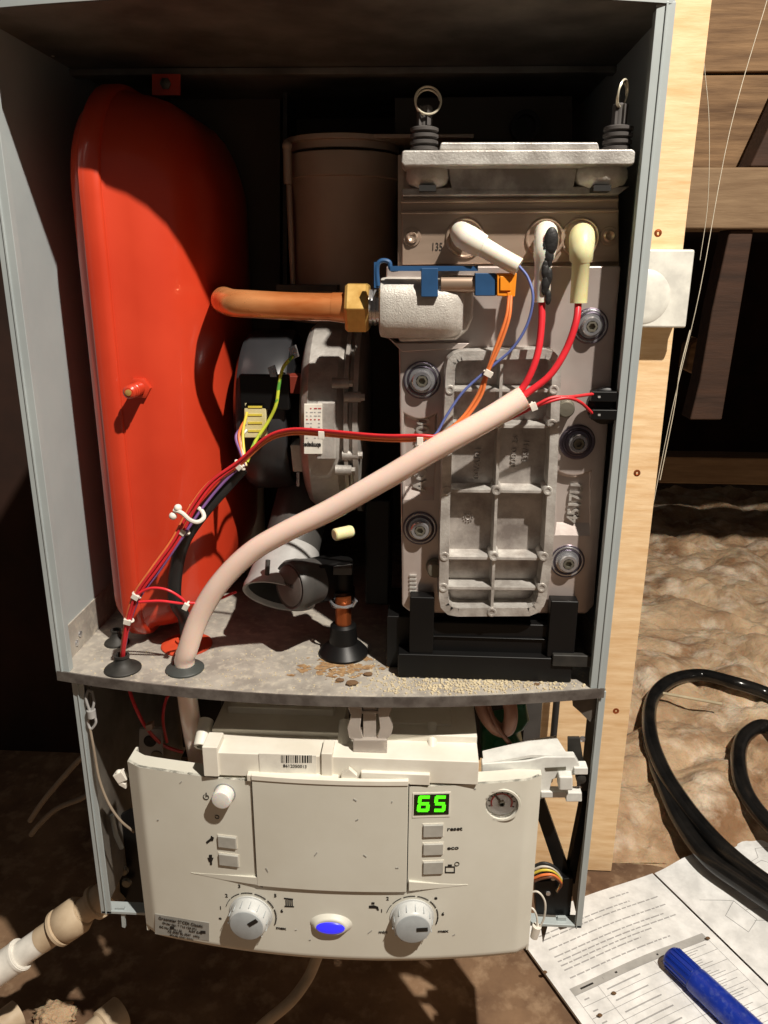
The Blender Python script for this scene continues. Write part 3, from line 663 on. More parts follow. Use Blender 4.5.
# pins on the flange
def pin(x, ytop, ybase, r_px, rc, label, rings, tilt):
    base = Yp(x, ybase, .020); t = thing('retaining_pin', base, label, 'pin', 'rubber-backed pins on the top flange')
    R = r_px*pxm(x, ybase, .02); hgt = Yp(x, ytop, .020).z-base.z; z = fz1+.0005
    o_ = Vector((base.x, .0185, z))
    prof_ = [(R*.86, 0)]; nrib = 4
    for k in range(nrib):
        h0 = hgt*(k+.05)/nrib; h1 = hgt*(k+.8)/nrib; prof_ += [(R*.86, h0), (R, h0+.0007), (R, h1-.0005), (R*.86, h1)]
    prof_ += [(R*.5, hgt)]
    s = MB(); s.lathe(o_, (0, 0, 1), prof_, 28); s.build('ribbed_bush', M['greyr'], t, ang=30)
    o2 = o_+Vector((0, 0, hgt)); s = MB()
    s.lathe(o2, (0, 0, 1), [(R*.38, 0), (R*.38, .012), (R*.25, .013)], 16)
    for a in range(4):
        an = a*math.pi/2+.6; q = Vector((math.cos(an), math.sin(an), 0)); s.obox(o2+q*R*.45+Vector((0, 0, .006)), q*R*.12, Vector((-q.y, q.x, 0))*R*.16, (0, 0, .006))
    s.build('cage', M['greyr'], t, bevel=.0003)
    c = Yp(*rc[:2], .020); rr = rc[2]*pxm(rc[0], rc[1], .02); s = MB()
    s.ring(Vector((c.x, .015, c.z)), tilt, rr, .0007, 40, 8); s.ring(Vector((c.x, .0175, c.z-.001)), tilt, rr*.95, .0007, 40, 8, .2, 4.6); s.build('split_ring', M['ringm'], t)
pin(424, 124, 150, 14, (428, 102, 13), 'left rubber-backed pin with a wide round split ring', 2, (.15, -1, .2))
pin(616, 123, 150, 14.5, (621, 95, 12), 'right rubber-backed pin, its split ring turned almost edge-on', 2, (.85, -.55, -.15))

# ================================================================== BLUE CLIP AND CONNECTOR
cl = thing('blue_clip', Yp(430, 275, .004), 'blue plastic clip strip over the silver manifold casting', 'clip')
s = MB(); s.tube(spline(py((378, 286, .002), (377, 268, .002), (381, 261, .002), (389, 262, .002), (391, 269, .002), (398, 269, .002)), 5), .0016, 8)
s.prism(quad(390, 266, 478, 271, .000), (0, .006, 0)); s.prism(quad(374, 262, 379, 288, .0012), (0, .005, 0)); s.build('clip_bar', M['blue'], cl, bevel=.0006)
s = MB(); s.prism(quad(421, 268, 438, 297, -.003), (0, .005, 0)); s.build('clip_tongue', M['blue'], cl, bevel=.0006)
s = MB(); s.prism([Yp(475, 273, -.002), Yp(475, 296, -.002), Yp(496, 296, -.002), Yp(496, 273, -.002)], (0, .012, 0)); s.build('plug_housing', M['blue'], cl, bevel=.0006)
s = MB(); s.cyl(Yp(441, 284, .006), Yp(476, 284, .006), .0058, n=24); s.build('sensor_barrel', M['steel'], cl)
cn = MB(); cn.prism([Yp(497, 273, -.004), Yp(497, 296, -.004), Yp(515, 297, -.004), Yp(517, 273, -.004)], (0, .012, 0)); cn.prism(quad(500, 276, 511, 291, -.0052), (0, .002, 0)); cn.prism(quad(507, 292, 511, 299, -.0045), (0, .006, 0))
tag(cn.build('wire_connector', M['orange'], None, bevel=.0006), 'orange wire connector plugged into the end of the blue clip', 'connector')

# ================================================================== ELECTRODE BOOTS
def boot(name, pts, rads, m, label, flat=None, collar=None):
    P_ = [Yp(*p) for p in pts]; n_ = len(P_)
    s = MB(); rr = [r*pxm(pts[i][0], pts[i][1], pts[i][2]) for i, r in enumerate(rads)]
    s.tube(P_, rr, 20); t = s.build(name, m, None, ang=60); return tag(t, label, 'ignition boot', 'silicone boots on the electrodes')
boot('electrode_boot', [(460, 232, .028), (461, 233, .016), (464, 236, .006), (469, 239, 0.0), (478, 244, .000), (482, 246, .000), (483, 247, .000), (500, 257, -.002), (519, 267, -.005)], [9, 11, 12.5, 12.8, 12, 11.5, 9.6, 9.2, 8.8], M['silic'], 'milky silicone boot tilted down to the right above the orange connector')
bt2 = boot('electrode_boot', [(546, 236, .028), (546, 234, .014), (546, 233, .004), (546, 238, -.002), (545, 250, -.005), (544, 258, -.005), (543, 262, -.005), (542, 302, -.005)], [9, 10, 11.5, 12, 11.2, 10.5, 8.2, 8], M['silic'], 'white upright silicone boot daubed with black sealant')
boot('electrode_boot', [(582, 238, .028), (582, 236, .014), (582, 236, .003), (582, 241, -.004), (581.5, 250, -.006), (581, 260, -.006), (581, 263, -.006), (578.5, 303, -.006)], [9, 11, 12.5, 12.8, 12, 11.4, 8.8, 8.4], M['silicy'], 'yellowed upright silicone boot, rightmost above the heat exchanger')
sl = MB(); random.seed(11)
for i in range(24):
    t_ = i/23; y = 229+t_*70; x = 549-4*t_+ (2.5 if (i//3) % 2 else -1)+random.uniform(-1, 1); Y = -.0125 if y > 240 else .004-.017*(y-229)/11*1.0
    r = (.0040 if t_ < .22 else .0022)*random.uniform(.7, 1.3)
    sl.ball(Yp(x, y, Y+(.003 if y < 240 else .0015)), r, (1, .45, 1.9 if y > 240 else 1.2), 9)
o = sl.build('sealant', M['tar'], bt2, ang=60)
o0 = root_loc(bt2)

# ================================================================== FAN
fx0, fx1 = Yp(299, 420, .06).x, Yp(349, 420, .06).x
fyc, fz = .130, Yp(320, 422, .10).z
FR = .081
fan = thing('fan', (fx1, fyc, fz-FR), 'silver and black fan seen edge-on between the red vessel and the heat exchanger', 'fan')
s = MB(); s.lathe((fx0, fyc, fz), (1, 0, 0), [(.03, 0), (FR*.86, 0), (FR*.95, .003), (FR, .008), (FR, .031), (FR*.97, .034), (FR*.96, .037)], 72); s.build('volute', M['fan'], fan, ang=35)
s = MB(); s.lathe((fx0+.036, fyc, fz), (1, 0, 0), [(FR*.98, 0), (FR*1.03, .001), (FR*1.03, .004), (FR*.99, .005), (FR*.99, .007), (FR*1.04, .008), (FR*1.04, .012), (FR*.9, .014)], 72); s.build('seam_flange', M['fan'], fan, ang=35)
for (x, y) in ((340, 383), (343, 470), (350, 455), (352, 397)):
    c = Yp(x, y, fyc-FR*.97); s = MB(); s.cyl(c-Vector((.006, 0, 0)), c+Vector((.007, 0, 0)), .0042, n=14); s.cyl(c+Vector((.007,0,0)), c+Vector((.010,0,0)), .003, n=6); s.build('clamp_lug', M['fan'], fan)
s = MB(); s.prism(quad(316, 402, 336, 460, fyc-FR-.001), (0, .006, 0)); s.build('label_boss', M['fan'], fan, bevel=.0015)
s = MB(); s.prism(quad(304, 404, 322, 454, fyc-FR-.0025), (0, .0018, 0)); lb = s.build('rating_label', M['label'], fan, bevel=.0003)
yl = fyc-FR-.0027
for k in range(9):
    s = MB()
    y = 408+k*3.7
    for j in range(4):
        if random.random() < .85: s.prism(quad(306+j*4, y, 306+j*4+random.uniform(1.5, 3.2), y+1.1, yl), (0, .0003, 0))
    if s.v: s.build('fine_print', M['inkg'] if k % 3 else M['inkr'], lb, smooth=False)
text('ebmpapst', 'maker_name', M['ink'], lb, Yp(321, 445.5, yl), (-1, 0, 0), (0, 0, -1), .0052, .0001, .70, bold=.0002)
# motor
mx0, mx1 = Yp(233, 420, .075).x, Yp(287, 420, .075).x; MR = .070; my = fyc+.004
s = MB(); s.lathe((mx0, my, fz+.004), (1, 0, 0), [(.02, 0), (MR*.82, 0), (MR*.95, .004), (MR, .010), (MR, mx1-mx0-.004), (MR*.96, mx1-mx0)], 56); s.build('motor_housing', M['mgrey'], fan, ang=35)
s = MB(); s.lathe((mx1-.002, my, fz+.004), (1, 0, 0), [(MR*.6, 0), (MR*.6, .02)], 40); s.build('motor_neck', M['black'], fan)
s = MB(); s.obox(Yp(265, 392, my-MR-.001), (.020, 0, 0), (0, .004, 0), (0, 0, .014)); s.build('motor_cover', M['black'], fan, bevel=.0015)
s = MB(); s.prism(quad(286, 376, 302, 394, .085), (0, .02, 0)); s.build('red_spacer', mat('dull_red_plastic', (120, 44, 30), .5), fan, bevel=.001)
s = MB(); s.prism(quad(244, 402, 266, 438, my-MR-.005), (0, .012, 0)); cb = s.build('cable_socket', M['labely'], fan, bevel=.0008)
for k in range(4):
    s = MB(); s.prism(quad(248, 406+k*8, 262, 408+k*8, my-MR-.0055), (0, .001, 0)); s.build('socket_rib', M['wyellow'], cb)
for (x, y) in ((294, 352), (273, 372)):
    s = MB(); p = Yp(x, y, .062); s.obox(p, (.0025, 0, .001), (0, .003, 0), (-.0012, 0, .0045)); s.ring(p+Vector((.001, -.003, .001)), (0, 1, 0), .0016, .0006, 14, 6); s.build('spade_terminal', M['bolt'], fan, bevel=.0004)
s = MB(); s.prism([Yp(290, 445, .07), Yp(301, 445, .07), Yp(303, 472, .07), Yp(293, 472, .07)], (0, .03, 0)); s.build('inlet_lug', M['castw'], fan, bevel=.001)
s = MB(); s.cyl(Yp(298, 472, .07), Yp(298, 486, .07), .0015, n=8); s.build('lug_screw', M['bolt'], fan)

# ================================================================== COPPER PIPE AND NUT
cp = thing('copper_pipe', Yp(280, 318, .055), 'bright copper pipe with a brass nut joining the silver manifold', 'pipe')
r_ = 13.2*pxm(300, 307, .045)
s = MB(); s.tube(spline(py((346, 307, .030), (320, 307, .030), (285, 306, .030), (248, 304, .030), (233, 303, .034), (226, 301, .046), (224, 300, .062), (226, 299, .12)), 8), r_, 28); s.build('tube', M['copper'], cp, ang=80)
s = MB(); s.cyl(Yp(332, 307, .030), Yp(346, 308, .030), r_*1.03, r_*1.1, 28); s.build('tube_collar', M['copper'], cp)
nc0, nc1 = Yp(345, 308, .022), Yp(369, 308, .022); zr = 27*pxm(357, 308, .022)
s = MB(); s.lathe((nc0.x, .030, nc0.z), (1, 0, 0), [(zr*.9, 0), (zr, .0022), (zr, nc1.x-nc0.x-.0022), (zr*.9, nc1.x-nc0.x)], 6, u=(0, .5, .866)); s.build('hex_nut', M['brass'], cp, ang=20, bevel=.0006)
s = MB(); s.lathe((nc1.x, .030, nc0.z), (1, 0, 0), [(zr*.66, 0), (zr*.66, .002), (zr*.6, .0022), (zr*.6, .003), (zr*.66, .0032), (zr*.66, .005), (zr*.6, .0052), (zr*.62, .010)], 32); s.build('threaded_neck', M['bolt'], cp, ang=30)

# ================================================================== SUPPORT BRACKET (black)
br = thing('support_bracket', Zp(480, 668, 0)+Vector((0, .02, 0)), 'black plastic bracket holding the heat exchanger up from the shelf', 'bracket')
def zbox(x0, y0, x1, y1, Yf, dep, name, m=M['black'], z0=None):
    a = Yp(x0, y0, Yf); b = Yp(x1, y1, Yf); s = MB(); zb2 = b.z if z0 is None else z0
    s.box((a.x, Yf, zb2), (b.x, Yf+dep, a.z)); return s.build(name, m, br, bevel=.001)
yb0 = .006
zbox(398, 654, 572, 672, yb0, .07, 'base_bar', z0=.0005)
zbox(433, 622, 551, 655, yb0+.008, .01, 'cross_panel'); zbox(410, 597, 433, 656, yb0+.002, .012, 'upright'); zbox(551, 601, 574, 658, yb0+.002, .012, 'upright')
zbox(387, 616, 411, 668, yb0+.016, .06, 'side_wing', z0=.0005); zbox(553, 655, 600, 668, yb0-.002, .006, 'right_arm', M['blackm'])
zbox(412, 636, 568, 640, yb0+.006, .004, 'stiffening_rib')

# ================================================================== CONDENSATE TRAP, ACTUATOR, PLUG
tp = thing('condensate_trap', Yp(277, 612, .08), 'pale grey open-ended plastic cup beside the round black cap', 'cup')
c0 = Yp(279, 597, .050); c1 = Yp(292, 545, .085); ax = (c1-c0).normalized(); R0 = 36*pxm(277, 596, .055)
s = MB(); s.lathe(c0, ax, [(R0*.90, .014), (R0*.93, .001), (R0*.96, 0), (R0*1.02, 0), (R0*1.03, .004), (R0*.98, .010), (R0*.9, .028), (R0*.82, .045), (R0*.78, .045), (R0*.86, .026)], 48, cap=False); s.build('cup', M['lgrey'], tp, ang=40)
s = MB(); s.lathe(c0, ax, [(R0*.885, .004), (R0*.80, .030), (R0*.76, .044)], 48, cap=False); s.build('cup_shade_liner', M['dgrey'], tp, ang=60)  # dark grey liner added to stand for the actuator's shade inside the cup
s = MB(); s.lathe(c0+ax*.044, ax, [(R0*.80, 0), (R0*.8, .07)], 32); s.build('downpipe', M['dgrey'], tp)
s = MB(); s.tube(py((268, 560, .032), (267, 575, .030)), .002, 8); s.build('moulded_rib', M['dgrey'], tp)
ac = thing('round_black_actuator', Yp(310, 605, .05), 'black actuator with a round disc face in front of the grey cup', 'actuator')
d = (Yp(352, 572, .075)-Yp(289, 586, .028)).normalized(); c = Yp(289, 586, .026); Ra = 26*pxm(289, 586, .026)
s = MB(); s.lathe(c, d, [(Ra*.80, .0010), (Ra*.92, 0), (Ra, .003), (Ra, .010), (Ra*.97, .012), (Ra*.88, .026)], 40); hb = s.build('cap', M['dgrey'], ac, ang=35)
s = MB(); s.lathe(c+d*.0012, -d, [(Ra*.80, 0), (Ra*.80, .0012), (Ra*.76, .0016)], 40); dsk = s.build('disc_face', mat('warm_grey_disc', (98, 88, 84), .5), ac)
xd = d.cross(Vector((0, 0, 1))).normalized()*-1
if xd.x < 0: xd = -xd
text('HONSE', 'disc_marking', M['ink'], dsk, c-d*.0008-xd*.006+Vector((0, 0, .001)), xd, (0, 0, 1), .0040, .0001)
s = MB(); s.obox(c+d*.040, d*.018, Vector((0, 0, 1)).cross(d).normalized()*.012, (0, 0, .0165)); s.build('actuator_body', M['black'], ac, bevel=.002)
s = MB(); s.obox(c+d*.042+Vector((-.004, -.014, .004)), d*.014, Vector((0, 0, 1)).cross(d).normalized()*.002, (0, 0, .009)); s.build('clip_plate', M['blackm'], ac, bevel=.0008)
s = MB(); s.cyl(Yp(342, 560, .055), Yp(343, 592, .055), .009, n=24); s.cyl(Yp(340, 588, .055), Yp(340, 596, .055), .0125, n=24); s.build('elbow', M['black'], ac)
s = MB(); s.prism(quad(333, 568, 352, 575, .040), (0, .01, 0)); s.build('elbow_clip', M['dgrey'], ac, bevel=.0006)
cs = thing('copper_stub', Yp(343, 640, .045), 'short copper stub with a wire clip and rubber foot on the shelf', 'pipe stub')
zst = Yp(343, 596, .045)
s = MB(); s.cyl((zst.x, .045, .002), (zst.x, .045, zst.z), .0068, n=24); s.build('stub_tube', M['copd'], cs)
s = MB(); s.ring((zst.x, .045, zst.z-.004), (.1, -.15, 1), .0105, .0011, 30, 8); s.ring((zst.x, .045, zst.z-.007), (-.1, .1, 1), .0095, .0009, 30, 8); s.cyl((zst.x+.009, .038, zst.z-.006), (zst.x+.012, .036, zst.z), .0012, n=8); s.build('wire_clip', M['bolt'], cs)
s = MB(); s.lathe((zst.x, .045, .0003), (0, 0, 1), [(.021, 0), (.021, .002), (.017, .0065), (.012, .011), (.011, .026), (.0085, .028)], 32); s.build('rubber_foot', M['black'], cs)
pg = MB(); a = Yp(334, 535, .05); b = Yp(352, 531, .06); pg.lathe(a, b-a, [(.0042, 0), (.0052, .001), (.0052, (b-a).length-.002), (.0045, (b-a).length)], 20)
tag(pg.build('pipe_plug', M['silicy'], None), 'small cream plug above the black actuator elbow', 'plug')
# dark valve body in the recess behind
vb = thing('rear_manifold', Yp(330, 600, .16), 'dark dusty pipework block deep behind the black actuator', 'pipework')
s = MB(); s.cyl((Yp(300, 540, .2).x, .2, .002), Yp(300, 500, .2), .02, n=24); s.build('rear_pipe', M['dgrey'], vb)
s = MB(); s.box(Yp(365, 500, .09), Yp(392, 580, .15)); s.build('rear_block', M['black'], vb, bevel=.002)
s = MB(); s.cyl((Yp(250, 540, .2).x, .22, .002), Yp(250, 440, .22), .012, n=20); s.build('rear_pipe', M['flue'], vb)

# ================================================================== GROMMETS
def grommet(x, y, rpx, m, label, neck=.35, h=.012, name='grommet'):
    p = Zp(x, y, .0002); R = rpx*((p-CAM).dot(fwd)/F)
    s = MB(); s.lathe(p, (0, 0, 1), [(R, 0), (R, .0012), (R*.93, .0022), (R*.6, .004), (R*.42, h*.6), (R*.36, h*.8), (R*.42, h*.86), (R*.42, h), (R*.3, h), (R*.28, .001)], 36)
    return tag(s.build(name, m, None, ang=40), label, 'grommet', 'cable grommets in the shelf'), p
g1, P1 = grommet(123, 669, 18, M['blackm'], 'black grommet at the left end of the shelf, around the thin wires', h=.013)
g2, P2 = grommet(185, 669, 19, M['rubber_g'], 'grey rubber grommet around the thick clear tube', h=.010)
g3, P3 = grommet(187, 645, 25, M['orange_r'], 'flat orange grommet around the black cable', h=.006)
g4, P4 = grommet(117, 643, 12, M['blackm'], 'small empty black grommet behind the left wire grommet', h=.013)
zz = P2.z

# ================================================================== SLEEVE AND CABLES
s = wire([Yp(524, 397, -.016), Yp(485, 421, -.018), Yp(440, 446, -.018), Yp(390, 476, -.014), Yp(330, 510, -.006), Yp(285, 532, -.001), Yp(250, 553, .002), Yp(220, 583, .004), Yp(200, 615, .006), Yp(188, 648, .006), P2+Vector((0, 0, .004)), P2+Vector((.0005, .001, -.04)), P2+Vector((.003, .006, -.09))], 11.2*pxm(400, 470, 0), 20)
slv = s.build('clear_sleeve', M['tube'], None, ang=80); tag(slv, 'thick pinkish clear sleeve curving from the heat exchanger down into the grey grommet', 'sleeve')
def W_(pts, r, m, name, label, cat='wire', group=None, k=8):
    o_ = wire(pts, r, 8, k).build(name, m, None, ang=80); return tag(o_, label, cat, group)
W_(py((542, 300, -.006), (541.5, 325, -.010), (538, 352, -.014), (530, 375, -.016), (519, 392, -.016), (500, 408, -.017)), .0024, M['wredf'], 'ignition_lead', 'thick red lead running down from the white boot with black sealant')
W_(py((578.5, 300, -.006), (576, 322, -.012), (566, 350, -.014), (550, 375, -.016), (530, 391, -.016), (506, 407, -.017)), .0024, M['wredf'], 'ignition_lead', 'thick red lead running down from the rightmost yellowed boot')
W_(py((518, 265, -.004), (528, 278, -.006), (533, 298, -.010), (527, 325, -.010), (512, 349, -.010), (490, 368, -.010), (464, 391, -.010), (447, 415, -.011), (436, 434, -.012), (425, 440, -.013)), .0010, M['wblue'], 'blue_wire', 'thin blue wire curving down from the tilted silicone boot')
YL = -.012
def loom(off, Y0=0.0):
    ox, oy = off
    return py((418+ox*.0, 439+oy, YL+Y0), (380, 439+oy, -.006+Y0), (322, 434+oy, .006+Y0), (290, 433+oy, .012+Y0), (266, 441+oy, .016+Y0), (240+ox*.5, 464+oy, .018+Y0), (212+ox, 484+oy*.7, .016+Y0), (193+ox, 508+oy*.5, .012+Y0), (175+ox, 540, .008+Y0), (155+ox, 568, .004+Y0), (137+ox*.8, 594, .002+Y0), (128+ox*.6, 620, .003+Y0), (123.5+ox*.4, 645, .005+Y0))+[P1+Vector((ox*.0003, 0, .008))]
W_(py((509, 296, -.006), (506, 318, -.010), (494, 352, -.010), (486, 374, -.011), (476, 398, -.011), (460, 420, -.012), (440, 434, -.013))+loom((0, 1))[0:], .0012, M['worange'], 'orange_wire', 'orange wire from the orange connector, the left of its close pair', group='orange wires from the orange connector')
W_(py((511, 296, -.006), (509, 318, -.011), (500, 345, -.011), (488, 372, -.012), (481, 396, -.012), (464, 420, -.013), (444, 435, -.014))+loom((-3, -1.5), -.001), .0012, M['worange'], 'orange_wire', 'orange wire from the orange connector, the right of its close pair', group='orange wires from the orange connector')
W_(py((593, 394, -.001), (570, 397, -.010), (551, 398, -.014), (534, 406, -.015), (500, 420, -.012), (465, 430, -.012), (440, 436, -.013))+loom((-1, -3.6), -.003), .0012, M['wred'], 'red_wire', 'thin red wire from the upper black sensor clip')
W_(py((592, 413, -.001), (580, 402, -.008), (566, 398, -.012), (548, 402, -.014), (532, 408, -.014), (500, 423, -.011), (465, 433, -.011), (440, 438, -.012))+loom((3.5, -2.8), -.0015), .0012, M['wred'], 'red_wire', 'thin red wire from the lower black sensor clip')
W_(py((241, 466, .020), (226, 480, .018), (211, 497, .014), (196, 517, .010), (176, 547, .006), (157, 574, .004), (140, 597, .003), (130, 622, .004), (125, 646, .006)), .0011, M['wpurple'], 'purple_wire', 'thin purple wire along the lower left loom')
W_(py((137, 594, .000), (152, 588, -.002), (170, 591, -.002), (185, 603, .000), (160, 601, -.001), (139, 602, .000)), .0011, M['wredf'], 'looped_wire', 'short red wire looped between two white ties beside the clear sleeve')
W_(py((185, 603, .002), (210, 602, .012), (236, 592, .03)), .0011, M['wredf'], 'link_wire', 'red wire passing right behind the clear sleeve to the grey cup')
W_([Yp(242, 468, .030), Yp(222, 490, .026), Yp(203, 512, .022), Yp(184, 540, .022), Yp(176, 570, .026), Yp(175, 600, .030), P3+Vector((-.001, .001, .025)), P3+Vector((0, 0, -.004))], .0056, M['gcable'], 'sheathed_cable', 'thick black sheathed cable from the fan plug to the flat orange grommet', 'cable')
W_(py((293, 356, .058), (283, 368, .054), (279, 385, .052), (276, 405, .050), (268, 422, .050), (255, 442, .044), (247, 462, .034)), .0014, M['wyg'], 'earth_wire', 'yellow and green earth wire curving from the fan terminal')
for i, (dx, m, nm, lb_) in enumerate(((0, 'wyellow', 'yellow_wire', 'short yellow wire fanning from the cream fan socket'), (-4, 'worange', 'orange_wire', 'short orange wire fanning from the cream fan socket'), (-7, 'wpurple', 'lilac_wire', 'leftmost short lilac wire at the cream fan socket'), (-2, 'wwhite', 'white_wire', 'short white wire fanning from the cream fan socket'))):
    W_(py((247+dx*.2, 412+i*6, .052), (243+dx, 432+i*2, .046), (244+dx*.5, 452, .038), (246, 466, .032)), .0012, M[m], nm, lb_)
def tie(x, y, Y, ang_, label, r=4.2, tail=0):
    c = Yp(x, y, Y); d = Vector((math.cos(ang_), 0, math.sin(ang_))); u = Vector((-d.z, 0, d.x)); rr = r*pxm(x, y, Y)
    s = MB(); s.ring(c, d, rr, .0010, 20, 6); s.obox(c+Vector((0, -rr-.0006, 0)), d*.0022, (0, .0012, 0), u*.0028)
    return tag(s.build('cable_tie', M['tie'], None, bevel=.0003), label, 'cable tie', 'white cable ties on the wires')
tie(322, 434, .006, 0, 'white cable tie on the red and orange wires across the fan label')
tie(240, 465, .022, .75, 'white cable tie where the black cable meets the fan wires', 6)
tie(184, 530, .012, .9, 'white cable tie on the loom just below the tie with long curled tail', 6)
tie(137, 595, .002, 1.0, 'white cable tie at the left end of the short red loop')
tie(129, 620, .003, 1.3, 'lowest white cable tie, just above the left black grommet')
tie(187, 605, .001, -.5, 'white cable tie at the right end of the short red loop', 3.5)
tie(533, 406, -.015, .4, 'white cable tie on the two thin red wires right of the sleeve mouth', 3.5)
tie(488, 373, -.011, 1.1, 'white cable tie on the pair of orange wires')
tie(420, 440, -.012, 0, 'white cable tie on the loom in front of the left raised lettering')
s = MB(); s.tube(spline(py((174, 510, .002), (182, 513, 0), (190, 520, 0), (198, 522, .002), (204, 517, .006), (200, 509, .012), (190, 506, .014)), 6), .0017, 8); s.ball(Yp(173, 516, .002), .0030); s.ball(Yp(178, 508, .002), .0030)
tag(s.build('curled_tie', M['tie'], None), 'white cable tie with a curled tail and round ends on the loom', 'cable tie')
# sensor clips on the right
sc_ = thing('sensor_clip', Yp(603, 412, 0), 'pair of black sensor clips at the right edge of the heat exchanger', 'sensor clip')
for y in (396, 414):
    s = MB(); p = Yp(603, y, .002); s.obox(p, (.0088, 0, 0), (0, .004, 0), (0, 0, .0036)); s.build('clip_block', M['black'], sc_, bevel=.0006)
s = MB(); s.lathe(Yp(604, 405, .012), (0, -1, 0), [(.013, 0), (.013, .006), (.010, .008)], 28); s.build('clip_base', M['black'], sc_)
for y in (397, 415):
    s = MB(); s.prism(quad(598, y-1, 600.5, y+1, -.0024), (0, .001, 0)); s.build('pin_mark', M['lgrey'], sc_)

# ================================================================== CONTROL PANEL
PY0 = -.012
pl, pr = Yp(129, 762, PY0+.004), Yp(541, 776, PY0+.004)
plx, prx = pl.x, pr.x
TILT = .03
def fY(x, z):
    u = (x-(plx+prx)/2)/((prx-plx)/2); return PY0-.018*(1-u*u)-.004
def S(px, py_, off=0.0):       # pixel -> point on the bowed fascia (off = metres in front)
    Y = PY0-.02
    for _ in range(12):
        p = Yp(px, py_, Y); Y = fY(p.x, p.z)-off
    return Yp(px, py_, Y)
pan = thing('control_panel', S(335, 952)+Vector((0, .02, 0)), 'cream control panel with two dials and a green digital display hanging below the shelf', 'control panel')
def top_px(x):      # photo line of the top edge
    pts = [(129, 762), (160, 766), (200, 772), (250, 778), (300, 781), (360, 784), (408, 785), (450, 783), (500, 779), (541, 776)]
    for (a, b), (c, d) in zip(pts, pts[1:]):
        if a <= x <= c: return b+(d-b)*(x-a)/(c-a)
    return 776
ztop = S(335, 783).z; zbot = S(335, 952).z
NX = 40
def pface(x0, x1, z0, z1, off0, off1, mb, n=NX):
    for i in range(n):
        xa, xb = x0+(x1-x0)*i/n, x0+(x1-x0)*(i+1)/n
        ya, yb_ = fY(xa, 0), fY(xb, 0)
        mb.add([(xa, ya-off1, z0), (xb, yb_-off1, z0), (xb, yb_-off1, z1), (xa, ya-off1, z1), (xa, ya-off0, z0), (xb, yb_-off0, z0), (xb, yb_-off0, z1), (xa, ya-off0, z1)],
               [(0,1,2,3), (7,6,5,4), (0,4,5,1), (3,2,6,7)]+([(0,3,7,4)] if i == 0 else [])+([(1,5,6,2)] if i == n-1 else []))
zl_top, zr_top = Yp(129, 762, PY0).z, Yp(541, 776, PY0).z
zl_bot, zr_bot = Yp(148, 928, PY0+.003).z, Yp(528, 948, PY0+.003).z
xbl, xbr = Yp(148, 928, PY0+.003).x, Yp(528, 948, PY0+.003).x
s = MB(); NV = 10
def zt_(u): return zl_top+(zr_top-zl_top)*u
def zb2_(u): return zl_bot+(zr_bot-zl_bot)*u-.0
GX = 150; vs = []; 
hole = S(502, 805); holeR = 17*pxm(502, 805, -.03)
def col_(u, v):
    x = (plx+(prx-plx)*u)*(1-v)+(xbl+(xbr-xbl)*u)*v; z = zt_(u)*(1-v)+zb2_(u)*v; return x, z
def fy2(x, z, u):
    e = min(u, 1-u); bev = 0
    if e < .035: bev = .005*(1-e/.035)
    return fY(x, z)+bev
GV = 66
for layer in (0, 1):
    for j in range(GV+1):
        for i in range(GX+1):
            u, v = i/GX, j/GV; x, z = col_(u, v); y = fy2(x, z, u)
            if v > .97: y += .003*((v-.97)/.03)
            vs.append((x, y+(.003 if layer else 0), z))
kk = GX+1; off_ = kk*(GV+1); fs = []
def inhole(i, j):
    u, v = (i+.5)/GX, (j+.5)/GV; x, z = col_(u, v); return (x-hole.x)**2+(z-hole.z)**2 < (holeR*1.05)**2
for j in range(GV):
    for i in range(GX):
        if inhole(i, j): continue
        a = j*kk+i; fs.append((a, a+kk, a+kk+1, a+1)); fs.append((a+off_, a+1+off_, a+kk+1+off_, a+kk+off_))
per = [j*kk for j in range(GV+1)]; per2 = [j*kk+GX for j in range(GV+1)]; pt = list(range(kk)); pbm = [GV*kk+i for i in range(kk)]
for L_ in (per, per2, pt, pbm):
    for a, b in zip(L_, L_[1:]): fs.append((a, b, b+off_, a+off_))
s.add(vs, fs); s.build('fascia', M['panel'], pan, ang=30)
# returns along the top and sides
s = MB()
for i in range(30):
    u0, u1 = i/30, (i+1)/30
    (xa, za), (xb, zb3) = col_(u0, 0), col_(u1, 0); ya, yb3 = fy2(xa, za, u0), fy2(xb, zb3, u1)
    s.add([(xa, ya, za), (xb, yb3, zb3), (xb, yb3+.016, zb3), (xa, ya+.016, za), (xa, ya, za-.0025), (xb, yb3, zb3-.0025), (xb, yb3+.016, zb3-.0025), (xa, ya+.016, za-.0025)], [(0,1,2,3), (7,6,5,4), (0,4,5,1), (2,6,7,3), (0,3,7,4), (1,5,6,2)])
    (xa, za), (xb, zb3) = col_(u0, 1), col_(u1, 1); ya, yb3 = fy2(xa, za, u0), fy2(xb, zb3, u1)
    s.add([(xa, ya+.004, za), (xb, yb3+.004, zb3), (xb, yb3+.02, zb3), (xa, ya+.02, za), (xa, ya+.004, za+.0025), (xb, yb3+.004, zb3+.0025), (xb, yb3+.02, zb3+.0025), (xa, ya+.02, za+.0025)], [(0,1,2,3), (7,6,5,4), (0,4,5,1), (2,6,7,3), (0,3,7,4), (1,5,6,2)])
